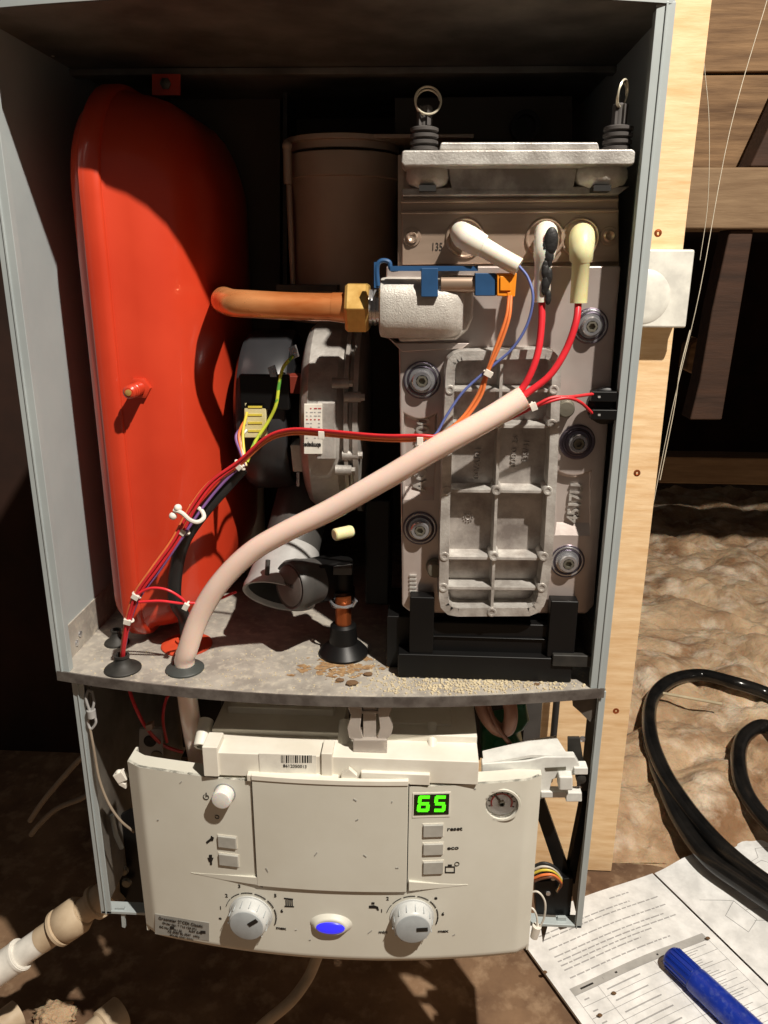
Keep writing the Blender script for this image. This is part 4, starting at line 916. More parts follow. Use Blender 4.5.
for u in (0, 1):
    (xa, za), (xb, zb3) = col_(u, 0), col_(u, 1); sg = 1 if u == 0 else -1; ya, yb3 = fy2(xa, za, u), fy2(xb, zb3, u)
    s.add([(xa, ya, za), (xa, ya+.02, za), (xb, yb3+.02, zb3), (xb, yb3, zb3), (xa+sg*.002, ya, za), (xa+sg*.002, ya+.02, za), (xb+sg*.002, yb3+.02, zb3), (xb+sg*.002, yb3, zb3)], [(0,1,2,3), (7,6,5,4), (0,4,5,1), (2,6,7,3), (0,3,7,4), (1,5,6,2)])
s.build('panel_return', M['panel'], pan)
# hole wall for the gauge
s = MB(); nrm = Vector((0, -1, 0)); hc = Vector((hole.x, fY(hole.x, hole.z), hole.z))
prs = [(holeR*.93, .006), (holeR*.90, -.009)]
s.lathe(hc+Vector((0, .004, 0)), nrm, [(holeR*1.14, .0038), (holeR*1.11, .0048), (holeR*.98, .0047), (holeR*.91, -.008), (holeR*1.0, -.008)], 48, cap=False); gb = s.build('gauge_bezel', M['panel'], pan, ang=50)
s = MB(); s.lathe(hc+Vector((0, .0050, 0)), nrm, [(holeR*.9, 0), (holeR*.9, .0015)], 40); dl = s.build('gauge_dial', M['dial'], pan)
s = MB(); s.ring(hc+Vector((0, .0033, 0)), nrm, holeR*.62, .0007, 40, 6, math.radians(-25), math.radians(205), u=(1, 0, 0)); s.build('dial_scale', M['inkr'], dl)
s = MB()
for k in range(9):
    a = math.radians(-20+k*27.5); q = Vector((math.cos(a), 0, math.sin(a))); s.obox(hc+Vector((0, .0033, 0))+q*holeR*.75, q*.0009, (0, .0002, 0), Vector((-q.z, 0, q.x))*.0005)
s.build('scale_ticks', M['ink'], dl)
s = MB(); q = Vector((-.62, 0, .78)); s.obox(hc+Vector((0, .0028, 0))+q*holeR*.3, q*holeR*.45, (0, .0002, 0), Vector((-q.z, 0, q.x))*.0009); nd = s.build('needle', M['ink'], dl)
s = MB(); s.lathe(hc+Vector((0, .0034, 0)), nrm, [(holeR*.2, 0), (holeR*.2, .002), (holeR*.12, .003)], 20); s.build('needle_hub', M['boltg'], dl)
s = MB(); s.lathe(hc+Vector((0, .0012, 0)), nrm, [(holeR*.9, 0), (holeR*.9, .0008)], 40); s.build('gauge_glass', M['glass'], pan)
# flap
fa, fb = S(251, 786), S(407, 888); fxa, fxb = (S(251, 786).x+S(259, 878).x)/2, (S(408, 787).x+S(407, 882).x)/2
zf0, zf1 = S(330, 889).z, ztop+.0005
s = MB(); pface(fxa, fxb, zf0, zf1, .0003, .0026, s, 24); s.build('flap', M['panel2'], pan, bevel=.0007)
s = MB(); pface(fxa-.0008, fxa, zf0-.0005, zf1, .0001, .0008, s, 1); pface(fxb, fxb+.0008, zf0-.0005, zf1, .0001, .0008, s, 1); pface(fxa, fxb, zf0-.0009, zf0, .0001, .0008, s, 24); s.build('flap_gap', M['ink'], pan, smooth=False)
s = MB(); pface(fxa, fxb, zf1, zf1+.0045, .0, .0036, s, 24); s.build('flap_hinge_strip', M['pbox'], pan, bevel=.0005)
# raised step wedges each side of the flap
s = MB()
A, B, C_ = S(191, 873), S(258, 878), S(258, 886)
for pts in ([(191, 873), (225, 875), (258, 878), (258, 885), (225, 880)], [(409, 882), (440, 884), (468, 885), (440, 888), (409, 891)]):
    s2 = MB(); s2.prism([S(x, y, .0024 if 200 < x < 265 and x > 250 or 405 < x < 412 else .0004) for x, y in pts], (0, .003, 0)); s2.build('step_wedge', M['panel'], pan)
# front-facing frames on the fascia
def tang(p):
    dY = (fY(p.x+.001, p.z)-fY(p.x-.001, p.z))/.002; return Vector((1, dY, 0)).normalized()
def pn(p):
    t_ = tang(p); return Vector((t_.y, -t_.x, 0)).normalized()
def pquad(x0, y0, x1, y1, off, dep, name, m, par=None, bevel=0, tilt=0):
    c = S((x0+x1)/2, (y0+y1)/2, 0); t_ = tang(c); n_ = pn(c); k_ = (c-CAM).dot(fwd)/F
    hw = (x1-x0)/2*k_; hh = (S((x0+x1)/2, y0).z-S((x0+x1)/2, y1).z)/2
    s = MB(); s.obox(c+n_*(off-dep/2), t_*hw, n_*dep/2, (0, 0, hh)); return s.build(name, m, par or pan, bevel=bevel)
def ptext(txt, x, y, hpx, m=None, par=None, off=.0003, sx=1.0, align='CENTER', bold=0, rot=0):
    c = S(x, y); t_ = tang(c); n_ = pn(c); k_ = (c-CAM).dot(fwd)/F
    t2 = (t_*math.cos(rot)+Vector((0, 0, 1))*math.sin(rot)); u2 = (Vector((0, 0, 1))*math.cos(rot)-t_*math.sin(rot))
    return text(txt, 'printed_legend', m or M['ink'], par or pan, c+n_*off, t2, u2, hpx*k_*1.25, .0001, sx, align, bold)
# display
dsp = pquad(414, 794, 449, 814, .0009, .0016, 'display_window', M['lcd'])
fr = pquad(412.5, 792.5, 450.5, 817, .0004, .0016, 'display_frame', M['pbox'])
def digit(ch, x0, y0, x1, y1):
    segs = {'6': 'afgcde', '5': 'afgcd'}[ch]; mb = MB(); wx = 3.6; wy = 2.8; ym = (y0+y1)/2; sl_ = 2.0
    def sh(x, y): return S(x+sl_*((ym-y)/(y1-y0)), y, .0014)
    def bar(xa, ya, xb, yb4):
        mb.prism([sh(xa, ya), sh(xb, ya), sh(xb, yb4), sh(xa, yb4)], (0, .0006, 0))
    g = 1.1
    D_ = {'a': (x0+g, y0, x1-g, y0+wy), 'd': (x0+g, y1-wy, x1-g, y1), 'g': (x0+g, ym-wy/2, x1-g, ym+wy/2), 'f': (x0, y0+g, x0+wx, ym-g), 'e': (x0, ym+g, x0+wx, y1-g), 'c': (x1-wx, ym+g, x1, y1-g), 'b': (x1-wx, y0+g, x1, ym-g)}
    for c_ in segs: bar(*D_[c_])
    return mb.build('digit', M['seg'], dsp, smooth=False)
digit('6', 417.5, 796, 430, 812); digit('5', 434, 796, 446, 812)
# buttons
for (x0, y0, x1, y1) in ((218, 836, 237, 847), (219, 854, 239, 865), (423, 824, 443, 836), (423, 843, 443, 854), (423, 861, 443, 873)):
    pquad(x0-.8, y0-.8, x1+.8, y1+.8, .0003, .001, 'button_surround', M['pbox']); pquad(x0, y0, x1, y1, .0018, .004, 'push_button', M['btn'], bevel=.0006)
ptext('reset', 447, 829, 5.2, sx=1.15, bold=.0001, align='LEFT'); ptext('eco', 447, 848, 5, sx=1.3, bold=.0001, align='LEFT')
# small symbols: tap tool, spanner, chimney sweep, case with sun
def sym(polys, name='printed_symbol', th=.0002):
    mb = MB()
    for p_ in polys: mb.prism([S(x, y, .0004) for x, y in p_], (0, th+.0003, 0))
    return mb.build(name, M['ink'], pan, smooth=False)
sym([[(206, 842), (211, 838), (212, 840), (207, 844)], [(211, 836), (214, 838), (213, 841), (210, 841)]])
sym([[(209, 855), (212, 855), (212, 858), (209, 858)], [(207.5, 858), (213.5, 858), (212, 862), (209, 862)], [(210, 862), (212, 862), (212, 865), (210, 865)]])
sym([[(445, 867), (446, 867), (446, 873), (445, 873)], [(454, 867), (455, 867), (455, 873), (454, 873)], [(445, 872.2), (455, 872.2), (455, 873.2), (445, 873.2)], [(445, 866.6), (455, 866.6), (455, 867.6), (445, 867.6)], [(448, 864.8), (452, 864.8), (452, 866), (448, 866)]])
def pring(x, y, rpx, th, m, name='printed_ring', a0=0, a1=360, par=None, off=.0003, seg=40):
    c = S(x, y, off); t_ = tang(c); n_ = pn(c); k_ = (c-CAM).dot(fwd)/F; s = MB()
    s.ring(c, n_, rpx*k_, th, seg, 6, math.radians(a0), math.radians(a1), u=t_); return s.build(name, m, par or pan)
pring(457, 864, 2.2, .0003, M['ink']); pring(206, 797, 2.8, .0003, M['ink'], a0=120, a1=420); pring(217, 817, 2, .0003, M['ink'])
sym([[(205.6, 793), (206.6, 793), (206.6, 797), (205.6, 797)]])
# power button
def knobset(x, y, R_px, h, name, prof, m, ph=0):
    c = S(x, y); n_ = pn(c); k_ = (c-CAM).dot(fwd)/F; s = MB(); s.lathe(c-n_*.001, n_, [(r*R_px*k_, hh*h) for r, hh in prof], 48, u=(0, 0, 1)); return s.build(name, m, pan, ang=35), c, n_, k_
knobset(225, 793, 10, .011, 'power_button', [(1, 0), (1, .85), (.93, .97), (.8, 1.0)], M['frost'])
s = MB(); pring(225, 793, 10.8, .0004, M['inkg'])
def dial(x, y, rot, label):
    kb, c, n_, k_ = knobset(x, y, 21, .0135, 'dial_knob', [(1.06, 0), (1.05, .12), (.98, .14), (.90, .82), (.84, .96), (.79, 1.0)], M['knob'])
    s = MB(); s.lathe(c-n_*.001+n_*.0135, n_, [(.80*21*k_, -.0002), (.80*21*k_, .0003), (.76*21*k_, .0006)], 40); fc = s.build('knob_face', M['knobf'], kb)
    t_ = tang(c); a = math.radians(rot); q = t_*math.cos(a)+Vector((0, 0, 1))*math.sin(a); pq = n_.cross(q)
    s = MB(); s.obox(c+n_*.0133+q*9*k_, q*5.5*k_, n_*.0004, pq*2.0*k_); s.build('pointer_mark', M['ink'], kb)
    s = MB()
    for i in range(14):
        a2 = 2*math.pi*i/14+.1; q = t_*math.cos(a2)+Vector((0, 0, 1))*math.sin(a2); s.obox(c+n_*.006+q*19.7*k_, q*.0003, n_*.0045, n_.cross(q)*.0003)
    s.build('grip_rib', M['knobf'], kb)
    for a0, a1 in ((165, 143), (138, 115), (110, 84), (79, 52), (47, 25), (20, 0)):
        s = MB(); s.ring(c+n_*.0002, n_, 26*k_, .00028+.00003*(165-a0)/25, 12, 6, math.radians(a1), math.radians(a0), u=t_); s.build('dial_arc', M['ink'], pan)
    for a0 in (-4, -11, -18):
        s = MB(); s.ring(c+n_*.0002, n_, 26*k_, .0006, 4, 6, math.radians(a0-2.5), math.radians(a0+1.5), u=t_); s.build('dial_arc', M['ink'], pan)
    return c
dial(251, 914, 40, ''); dial(412, 917, 2, '')
def legend(cx_, cy_, lst):
    for t_, a, sxx in lst:
        a = math.radians(a); ptext(t_, cx_+31*math.cos(a), cy_-30*math.sin(a), 4.6, sx=sxx, bold=.0001)
legend(251, 914, (('1', 168, 1), ('2', 142, 1), ('3', 112, 1), ('4', 70, 1), ('5', 38, 1), ('6', 6, 1), ('*', 190, 1.2)))
legend(412, 917, (('1', 168, 1), ('2', 142, 1), ('3', 112, 1), ('5', 72, 1), ('e', 40, 1.2), ('6', 6, 1)))
ptext('max', 281, 928, 4, sx=1.2, bold=.0001); ptext('max', 443, 931, 4, sx=1.25, bold=.0001); ptext('min', 383, 932, 4, sx=1.2, bold=.0001)
sym([[(284, 898), (293, 899), (293, 900), (284, 899)]]+[[(285.5+k*2, 900), (286.6+k*2, 900), (286.8+k*2, 906), (285.7+k*2, 906)] for k in range(4)]+[[(284.5, 906), (294, 906.5), (294, 907.3), (284.5, 907)]])
sym([[(369, 906), (374, 905.5), (378, 907), (379, 910.5), (377.3, 910.5), (376, 908.5), (369, 908.3)], [(371.5, 902.6), (374.5, 902.6), (374.5, 904.4), (371.5, 904.4)]])
# blue lamp
c = S(331, 924); n_ = pn(c); k_ = (c-CAM).dot(fwd)/F
s = MB(); s.lathe(c-n_*.0015, (n_+Vector((0, 0, .0))).normalized(), [(24*k_, 0), (20*k_, .002), (17*k_, .0045), (15.5*k_, .0056), (14*k_, .0056)], 40, u=(0, 0, 1)); lh = s.build('lamp_housing', M['panel'], pan, ang=60)
for v in lh.data.vertices: v.co.z = (v.co.z+root_loc(pan).z-c.z)*.62+c.z-root_loc(pan).z
s = MB(); s.lathe(c+n_*.0036, n_, [(14.6*k_, 0), (14*k_, .0012), (10*k_, .0022), (4*k_, .0027)], 40, u=(0, 0, 1)); ll = s.build('lamp_lens', M['lens'], lh, ang=60)
for v in ll.data.vertices: v.co.z = (v.co.z+root_loc(pan).z-c.z)*.48+c.z-root_loc(pan).z
# rating label
rot = math.radians(-7)
c = S(182, 927); t_ = tang(c); n_ = pn(c); k_ = (c-CAM).dot(fwd)/F
s = MB(); s.prism([S(155, 914, .0005), S(155, 934, .0005), S(209, 941, .0005), S(209, 923, .0005)][::1], (0, .0004, 0)); lab = s.build('rating_label', M['labelg'], pan, smooth=False)
for i, (tx, xx, yy, hh, sxx) in enumerate((('Greenstar 27CDi Classic', 181, 921.5, 4, .95), ('Order No. 7 716 130 071', 180, 925.5, 3, .95), ('GC No 47 311 55', 171, 928.3, 3, .9), ('NAT GAS', 196, 931.5, 3, .9), ('CE 0085 BL 0507  1996', 184, 933.5, 3, .95), ('IPX4D 230V 50Hz', 182, 936.8, 3, .9))):
    tt = ptext(tx, xx, yy, hh, M['ink'], lab, .0007, sxx); tt.name = 'label_print'
for x, y, w3 in ((172, 927.5, 4), (203, 932, 5)):
    s = MB(); s.prism([S(x-w3/2, y-1.2, .0007), S(x-w3/2, y+1.4, .0007), S(x+w3/2, y+1.8, .0007), S(x+w3/2, y-.8, .0007)], (0, .0002, 0)); s.build('label_print', M['ink'], lab, smooth=False)
# scuffs
random.seed(5)
for (x, y, l, a) in ((316, 854, 5, 1.0), (267, 870, 5, -1.2), (392, 802, 2, 1.2), (355, 800, 4, -.6), (357, 820, 3, .6), (365, 856, 4, -.7), (370, 932, 6, .8), (454, 935, 3, .7), (397, 868, 3, .1), (475, 789, 2, .4), (158, 820, 1.5, .2), (181, 782, 3, .8), (310, 940, 2, .2), (296, 930, 2, .4)):
    s = MB(); c = S(x, y, .0028 if 262 < x < 405 and y < 885 else .0003); d = Vector((math.cos(a), 0, math.sin(a))); u = Vector((-d.z, 0, d.x)); kx = (c-CAM).dot(fwd)/F
    s.obox(c, d*l*.5*kx, (0, .0002, 0), u*.5*kx*random.uniform(.6, 1.3)); s.build('scuff_mark', M['labelg'], pan, smooth=False)

# ================================================================== ELECTRONICS BOX BEHIND THE PANEL
eb = thing('electronics_box', Yp(340, 800, .03), 'ivory plastic electronics box behind the top of the control panel', 'electronics box')
zt1 = zl_top+.004
zT = S(335, 783).z+.0065
def ebox(x0, x1, Y0, Y1, z0, z1, name, m=M['pbox'], bevel=.0008, par=None):
    s = MB(); s.box((x0, Y0, z0), (x1, Y1, z1)); return s.build(name, m, par or eb, bevel=bevel)
X = lambda px, py_=760, Y=-.02: Yp(px, py_, Y).x
yfr = -.030
zA_ = Yp(320, 779, yfr).z; zB_ = Yp(320, 757, yfr).z
ebox(X(207), X(478), yfr+.001, .004, zA_-.001, zB_, 'front_wall')
ebox(X(207), X(340), -.002, .052, zA_-.02, zB_+.004, 'lid')
ebox(X(362), X(478), -.004, .052, zA_-.02, zB_+.006, 'lid')
ebox(X(232, 735, .03), X(335, 735, .03), .022, .05, zB_, zB_+.010, 'raised_deck')
ebox(X(385, 735, .03), X(450, 735, .03), .010, .048, zB_, zB_+.0075, 'raised_deck')
ebox(X(207), X(222), yfr-.001, -.01, zA_-.001, zB_+.006, 'corner_post')
ebox(X(323), X(334), yfr-.001, -.012, zA_-.004, zB_+.004, 'corner_post')
ebox(X(250), X(340), yfr-.004, yfr+.002, zA_-.002, zA_+.004, 'hinge_lug'); ebox(X(362), X(430), yfr-.002, yfr+.004, zA_-.001, zA_+.009, 'hinge_lug'); ebox(X(430), X(478), yfr+.002, yfr+.008, zA_+.001, zA_+.009, 'hinge_lug')
for (x, y, r) in ((200, 748, 6), (343, 750, 5.5), (432, 752, 4)):
    c = Yp(x, y, -.012); s = MB(); rr = r*pxm(x, y, -.01); s.lathe(c+Vector((0, .018, .010)), Vector((0, -.86, -.5)), [(rr*1.25, -.004), (rr*1.2, .018), (rr*1.05, .0195), (rr*.62, .0195), (rr*.6, .014)], 24); so = s.build('screw_post', M['pbox'], eb)
    s = MB(); c2 = c+Vector((0, .018, .010))+Vector((0, -.86, -.5))*.0152; s.lathe(c2, Vector((0, -.86, -.5)), [(rr*.6, -.001), (rr*.6, .0002)], 20); s.build('post_screw', M['boltg'], so)
c = Yp(229, 751, -.016); s = MB(); s.lathe(c, Vector((0, -.9, -.35)), [(.0046, -.002), (.0046, .001), (.0035, .0022), (.0015, .0024), (.0012, .0014)], 20); s.build('cover_screw', M['bolt'], eb, ang=30)
bl = ebox(X(262), X(318), yfr+.0003, yfr+.0012, Yp(290, 774, yfr).z, Yp(290, 755, yfr).z, 'barcode_label', M['label'], 0)
s = MB(); random.seed(2); x = 281.0
while x < 312:
    w4 = random.choice((.6, .9, 1.6)); s.prism(quad(x, 755.5, x+w4, 763, yfr+.0002), (0, .0003, 0)); x += w4+random.choice((.6, .9, 1.5))
s.build('barcode', M['ink'], bl, smooth=False)
text('8612050013', 'barcode_number', M['ink'], bl, Yp(283, 766, yfr+.0001), (1, 0, 0), (0, 0, 1), .0040, .0001, .95)
for x in (342, 256):
    s = MB(); s.prism([Yp(x-1, 783, yfr-.004), Yp(x-1, 776, yfr-.004), Yp(x+7, 769, yfr-.004), Yp(x+15, 776, yfr-.004), Yp(x+15, 783, yfr-.004)], (0, .004, 0)); s.build('moulded_arrow', M['pbox'], eb, bevel=.0005) if x > 300 else None
ebox(X(340), X(362), yfr+.004, .02, zA_-.02, zB_-.004, 'gap_bridge')
# clear latch
la = thing('clear_latch', Yp(370, 735, -.024), 'smoky translucent plastic latch hanging from the middle of the shelf edge', 'latch')
s = MB(); yl_ = -.020
for q in ([(346, 703), (360, 703), (362, 712), (360, 728), (363, 738), (356, 742), (349, 738), (347, 728), (351, 716)], [(394, 703), (380, 703), (378, 712), (380, 728), (377, 738), (384, 741), (391, 736), (393, 728), (389, 716)]):
    s.prism([Yp(x, y, yl_) for x, y in q], (0, .004, 0))
s.prism(quad(358, 703, 382, 707, yl_+.0005), (0, .004, 0)); s.prism(quad(358, 711, 382, 714, yl_+.0005), (0, .004, 0)); s.build('latch_frame', M['clearp'], la, bevel=.0006)
s = MB(); s.prism(quad(363, 703, 376, 738, yl_+.002), (0, .003, 0)); s.build('latch_tongue', M['clearp'], la, bevel=.0006)
s = MB(); s.prism(quad(353, 740, 387, 762, yl_-.002), (0, .006, 0)); s.build('latch_foot', M['clearp'], la, bevel=.0008)

# ================================================================== HINGE ARM (right)
ar = thing('hinge_arm', Yp(545, 790, -.005), 'white moulded hinge arm between the control panel and the right side frame', 'hinge arm')
s = MB(); s.prism([Yp(x, y, -.004) for x, y in ((482, 764), (527, 761), (545, 757), (575, 757), (580, 766), (580, 775), (562, 776), (552, 780), (548, 797), (536, 801), (534, 783), (482, 781))], (0, .008, 0)); s.build('arm_plate', M['arm'], ar, bevel=.0008)
a_ = Yp(484, 764, -.004); b_ = Yp(569, 757, -.004)
s = MB(); s.prism([(a_.x, -.003, a_.z), (b_.x-.03, -.003, b_.z), (b_.x, -.003, b_.z), (b_.x-.006, .026, b_.z), (b_.x-.03, .018, b_.z), (a_.x, .014, a_.z)], (0, 0, -.0025)); s.build('arm_top', M['arm'], ar)
s = MB(); s.prism(quad(541, 792, 579, 798, -.006), (0, .008, 0)); s.prism(quad(566, 793, 582, 802, -.007), (0, .008, 0)); s.build('lower_finger', M['arm'], ar, bevel=.0008)
s = MB(); s.prism(quad(559, 777, 573, 791, -.012), (0, .012, 0)); s.build('latch_button', M['arm'], ar, bevel=.0015)
s = MB(); s.prism([Yp(x, y, -.0045) for x, y in ((545, 768), (566, 767), (566, 770), (546, 771))], (0, .002, 0)); s.build('arm_slot', M['boltg'], ar)
s = MB(); s.prism(quad(574, 768, 588, 775, -.006), (0, .010, 0)); s.build('pivot_lug', M['arm'], ar, bevel=.0008)
s = MB(); s.lathe(Yp(581, 779, -.004), (0, -1, 0), [(.004, -.004), (.004, .001), (.0015, .002)], 16); s.build('pivot_pin', M['blackm'], ar)

# ================================================================== LOWER COMPARTMENT CONTENTS
tr = thing('terminal_plate', Yp(152, 765, .05), 'small steel plate with two screws under the left end of the shelf', 'plate')
s = MB(); s.prism(quad(139, 729, 162, 765, .045), (0, .004, 0)); s.build('plate', M['lgrey'], tr, bevel=.0006)
for x, y, m in ((150, 741, 'black'), (157, 756, 'boltg')):
    s = MB(); s.lathe(Yp(x, y, .045), (0, -1, 0), [(.0058, 0), (.0055, .0012), (.003, .0015), (.001, .0008)], 20); s.build('plate_screw', M[m], tr, ang=30)
W_(py((127, 683, .03), (135, 706, .025), (146, 727, .028), (163, 745, .05), (182, 752, .07)), .0016, M['wred'], 'lower_wire', 'dark red wire dropping under the shelf in front of the steel plate')
W_(py((173, 690, .04), (166, 700, .04), (163, 720, .04), (167, 742, .05)), .0014, M['wred'], 'lower_wire', 'thin dark red wire right of the steel plate below the shelf')
s = MB(); s.obox(Yp(150, 726, .024), (.003, 0, .001), (0, .003, 0), (0, 0, .003)); tag(s.build('cable_tie', M['tubel'], None, bevel=.0005), 'dull tie on the dark red wire just above the steel plate', 'cable tie')
gv = thing('green_valve', Yp(515, 752, .06), 'green plastic valve body seen under the right part of the shelf', 'valve')
s = MB(); s.prism([Yp(x, y, .05) for x, y in ((482, 730), (510, 725), (514, 706), (526, 704), (530, 722), (524, 732), (516, 736), (524, 748), (527, 764), (482, 762))], (0, .03, 0)); s.build('valve_body', M['green'], gv, bevel=.004, seg=3)
s = MB(); s.cyl(Yp(505, 748, .045), Yp(505, 748, .085), .010, n=24); s.build('valve_knob', M['green'], gv, bevel=.0008)
W_(py((478, 690, .035), (484, 712, .030), (496, 728, .028), (507, 729, .026), (511, 715, .026), (508, 698, .03), (504, 688, .035)), .0062, M['hoseb'], 'brown_hose', 'glossy brown hose looping down below the right part of the shelf', 'hose')
W_(py((486, 700, .026), (496, 724, .022), (510, 744, .02), (526, 760, .02)), .0020, M['wbrown'], 'brown_cable', 'brown cable slanting across the green valve', 'cable')
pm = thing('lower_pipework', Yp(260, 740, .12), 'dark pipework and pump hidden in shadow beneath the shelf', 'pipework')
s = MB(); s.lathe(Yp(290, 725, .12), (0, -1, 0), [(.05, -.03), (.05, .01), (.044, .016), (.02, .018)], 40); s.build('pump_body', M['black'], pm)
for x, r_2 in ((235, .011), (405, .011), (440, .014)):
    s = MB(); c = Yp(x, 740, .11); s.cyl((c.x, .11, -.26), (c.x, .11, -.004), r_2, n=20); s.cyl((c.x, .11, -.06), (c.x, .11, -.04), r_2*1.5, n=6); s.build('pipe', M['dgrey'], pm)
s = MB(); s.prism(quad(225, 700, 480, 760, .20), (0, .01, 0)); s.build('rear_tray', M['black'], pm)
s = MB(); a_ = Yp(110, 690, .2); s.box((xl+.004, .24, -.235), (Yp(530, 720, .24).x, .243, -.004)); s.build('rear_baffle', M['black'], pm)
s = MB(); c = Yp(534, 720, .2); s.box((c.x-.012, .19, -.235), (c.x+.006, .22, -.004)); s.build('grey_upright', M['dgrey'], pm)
s = MB(); s.cyl((Yp(556, 700, .345).x, .345, -.34), (Yp(558, 700, .345).x, .345, -.005), .0045, n=12); tag(s.build('black_cable', M['gcable'], None), 'straight black cable down the plywood seen under the shelf at the right', 'cable')
# left support cord with crimp
cdp = thing('tether', Yp(90, 695, .010), 'thin cord hooked at the left frame corner and looped down to the panel', 'cord')
s = wire(py((90, 728, .000), (94, 750, -.002), (99, 778, -.004), (108, 802, -.006), (120, 820, -.008), (134, 832, -.004)), .0011); s.build('cord', M['wgrey'], cdp)
s = MB(); s.tube(spline(py((88, 690, .004), (86, 698, .001), (88, 706, 0), (91, 712, 0), (94, 702, .001), (92, 692, .004)), 6), .0011, 8, closed=True); s.tube(spline(py((91, 713, 0), (88, 722, 0), (91, 729, 0), (96, 722, 0), (93, 713, 0)), 6), .0011, 8); s.build('hook_loop', M['lgrey'], cdp)
s = MB(); s.cyl(Yp(91, 710, 0), Yp(92, 717, 0), .0036, n=14); s.build('crimp', M['lgrey'], cdp)
s = MB(); s.obox(Yp(121, 776, -.006), (.004, 0, .002), (0, .003, 0), (-.002, 0, .004)); s.obox(Yp(123, 783, -.006), (.003, 0, -.002), (0, .0025, 0), (0, 0, .0025)); s.ball(Yp(119, 773, -.006), .003)
tag(s.build('push_clip', M['tie'], None, bevel=.0006), 'little white push clip left of the control panel top corner', 'clip')
# wires at the lower right
for i, (m, dy, lb_) in enumerate((('wwhite', -6, 'white wire, topmost of the bundle inside the right side frame'), ('wyellow', -2, 'yellow wire of the bundle inside the right side frame'), ('worange', 3, 'orange wire of the bundle inside the right side frame'), ('gcable', -9, 'black wire of the bundle inside the right side frame'), ('wbrown', 6, 'brown wire, lowest of the bundle inside the right side frame'))):
    W_(py((532, 876+dy, .008), (543, 872+dy, .004), (554, 873+dy*.7, .004), (561, 881+dy*.5, .006), (557, 891, .009)), .0013, M[m], 'bundle_wire', lb_, group='wire bundle in the right side frame')
pw = thing('plug_wire', Yp(534, 938, -.01), 'thin white looped wire with a small plug at the panel lower right corner', 'wire')
s = wire(py((528, 893, -.006), (538, 892, -.009), (545, 902, -.010), (544, 918, -.010), (538, 930, -.010)), .0009); s.build('wire', M['wwhite'], pw)
s = wire(py((528, 906, -.006), (534, 910, -.009), (537, 918, -.010), (537, 928, -.010)), .0009); s.build('wire', M['wwhite'], pw)
s = MB(); s.cyl(Yp(537, 926, -.010), Yp(534, 937, -.010), .0040, .0034, 12); s.build('plug', M['tie'], pw)

# ================================================================== PIPES AND CABLES ROUND THE BOILER
wp = thing('waste_pipe', Yp(50, 935, .05), 'white waste pipe with a cream coupling slanting into the lower left of the frame', 'waste pipe')
A_, B_ = Yp(-60, 1010, .02), Yp(120, 886, .06); ax = (B_-A_).normalized(); L_ = (B_-A_).length
k_ = pxm(40, 945, .035)*.74
def pt_(px): return A_+ax*(L_*(px+60)/180)
s = MB(); s.cyl(pt_(-60), pt_(22), 21*k_, n=32); s.build('large_pipe', M['pvc'], wp)
s = MB(); s.lathe(pt_(18), ax, [(20*k_, 0), (22*k_, .001), (22*k_, .004), (17*k_, .005), (17*k_, .05)], 32); s.build('reducer_pipe', M['pvc'], wp)
s = MB(); s.cyl(pt_(42), pt_(76), 17.6*k_, n=32); s.build('cream_pipe', M['pvcd'], wp)
s = MB(); s.lathe(pt_(58), ax, [(21*k_, 0), (25*k_, .001), (25*k_, .004), (22*k_, .005), (25*k_, .008), (25*k_, .026), (20*k_, .032)], 32); s.build('coupling', M['pvcd'], wp)
s = MB(); s.lathe(pt_(92), ax, [(17*k_, -.01), (17*k_, .003), (23*k_, .004), (23*k_, .008), (20*k_, .009), (20*k_, .03)], 32); s.build('threaded_tail', M['pvcd'], wp)
W_([Yp(330, 930, .10), Yp(318, 955, .09), Yp(308, 978, .08), Yp(290, 1002, .06), Yp(262, 1026, .05), Yp(230, 1060, .05)], .0058, M['pvcd'], 'flex_cable', 'cream flex curving down from under the middle of the control panel', 'cable')
W_([Yp(108, 744, .2), Yp(83, 757, .2), Yp(62, 779, .2), Yp(42, 803, .2), Yp(30, 821, .2)], .0032, M['wgrey'], 'grey_flex', 'upper of the two dim grey flexes left of the boiler frame', 'cable')
W_([Yp(118, 772, .2), Yp(86, 796, .2), Yp(58, 808, .2), Yp(40, 824, .2), Yp(31, 835, .2)], .0032, M['wgrey'], 'grey_flex', 'lower of the two dim grey flexes left of the boiler frame', 'cable')
s = MB(); a = Zp(95, 1004, -.485); b = Zp(121, 1012, -.488); c = Zp(50, 1070, -.488)
s.lathe(c, b-c, [(.015, 0), (.015, (b-c).length*.7), (.018, (b-c).length*.72), (.018, (b-c).length), (.014, (b-c).length), (.014, (b-c).length*.8)], 28)
tag(s.build('pipe_offcut', M['pvcd'], None), 'stub of cream pipe on the floor at the lower left', 'pipe')
s = MB(); c = Zp(-30, 1050, -.485); b = Zp(18, 1014, -.485); s.cyl(c, b, .016, n=28); tag(s.build('pipe_offcut', M['pvcd'], None), 'cream pipe end in the bottom left corner below the white waste pipe', 'pipe')

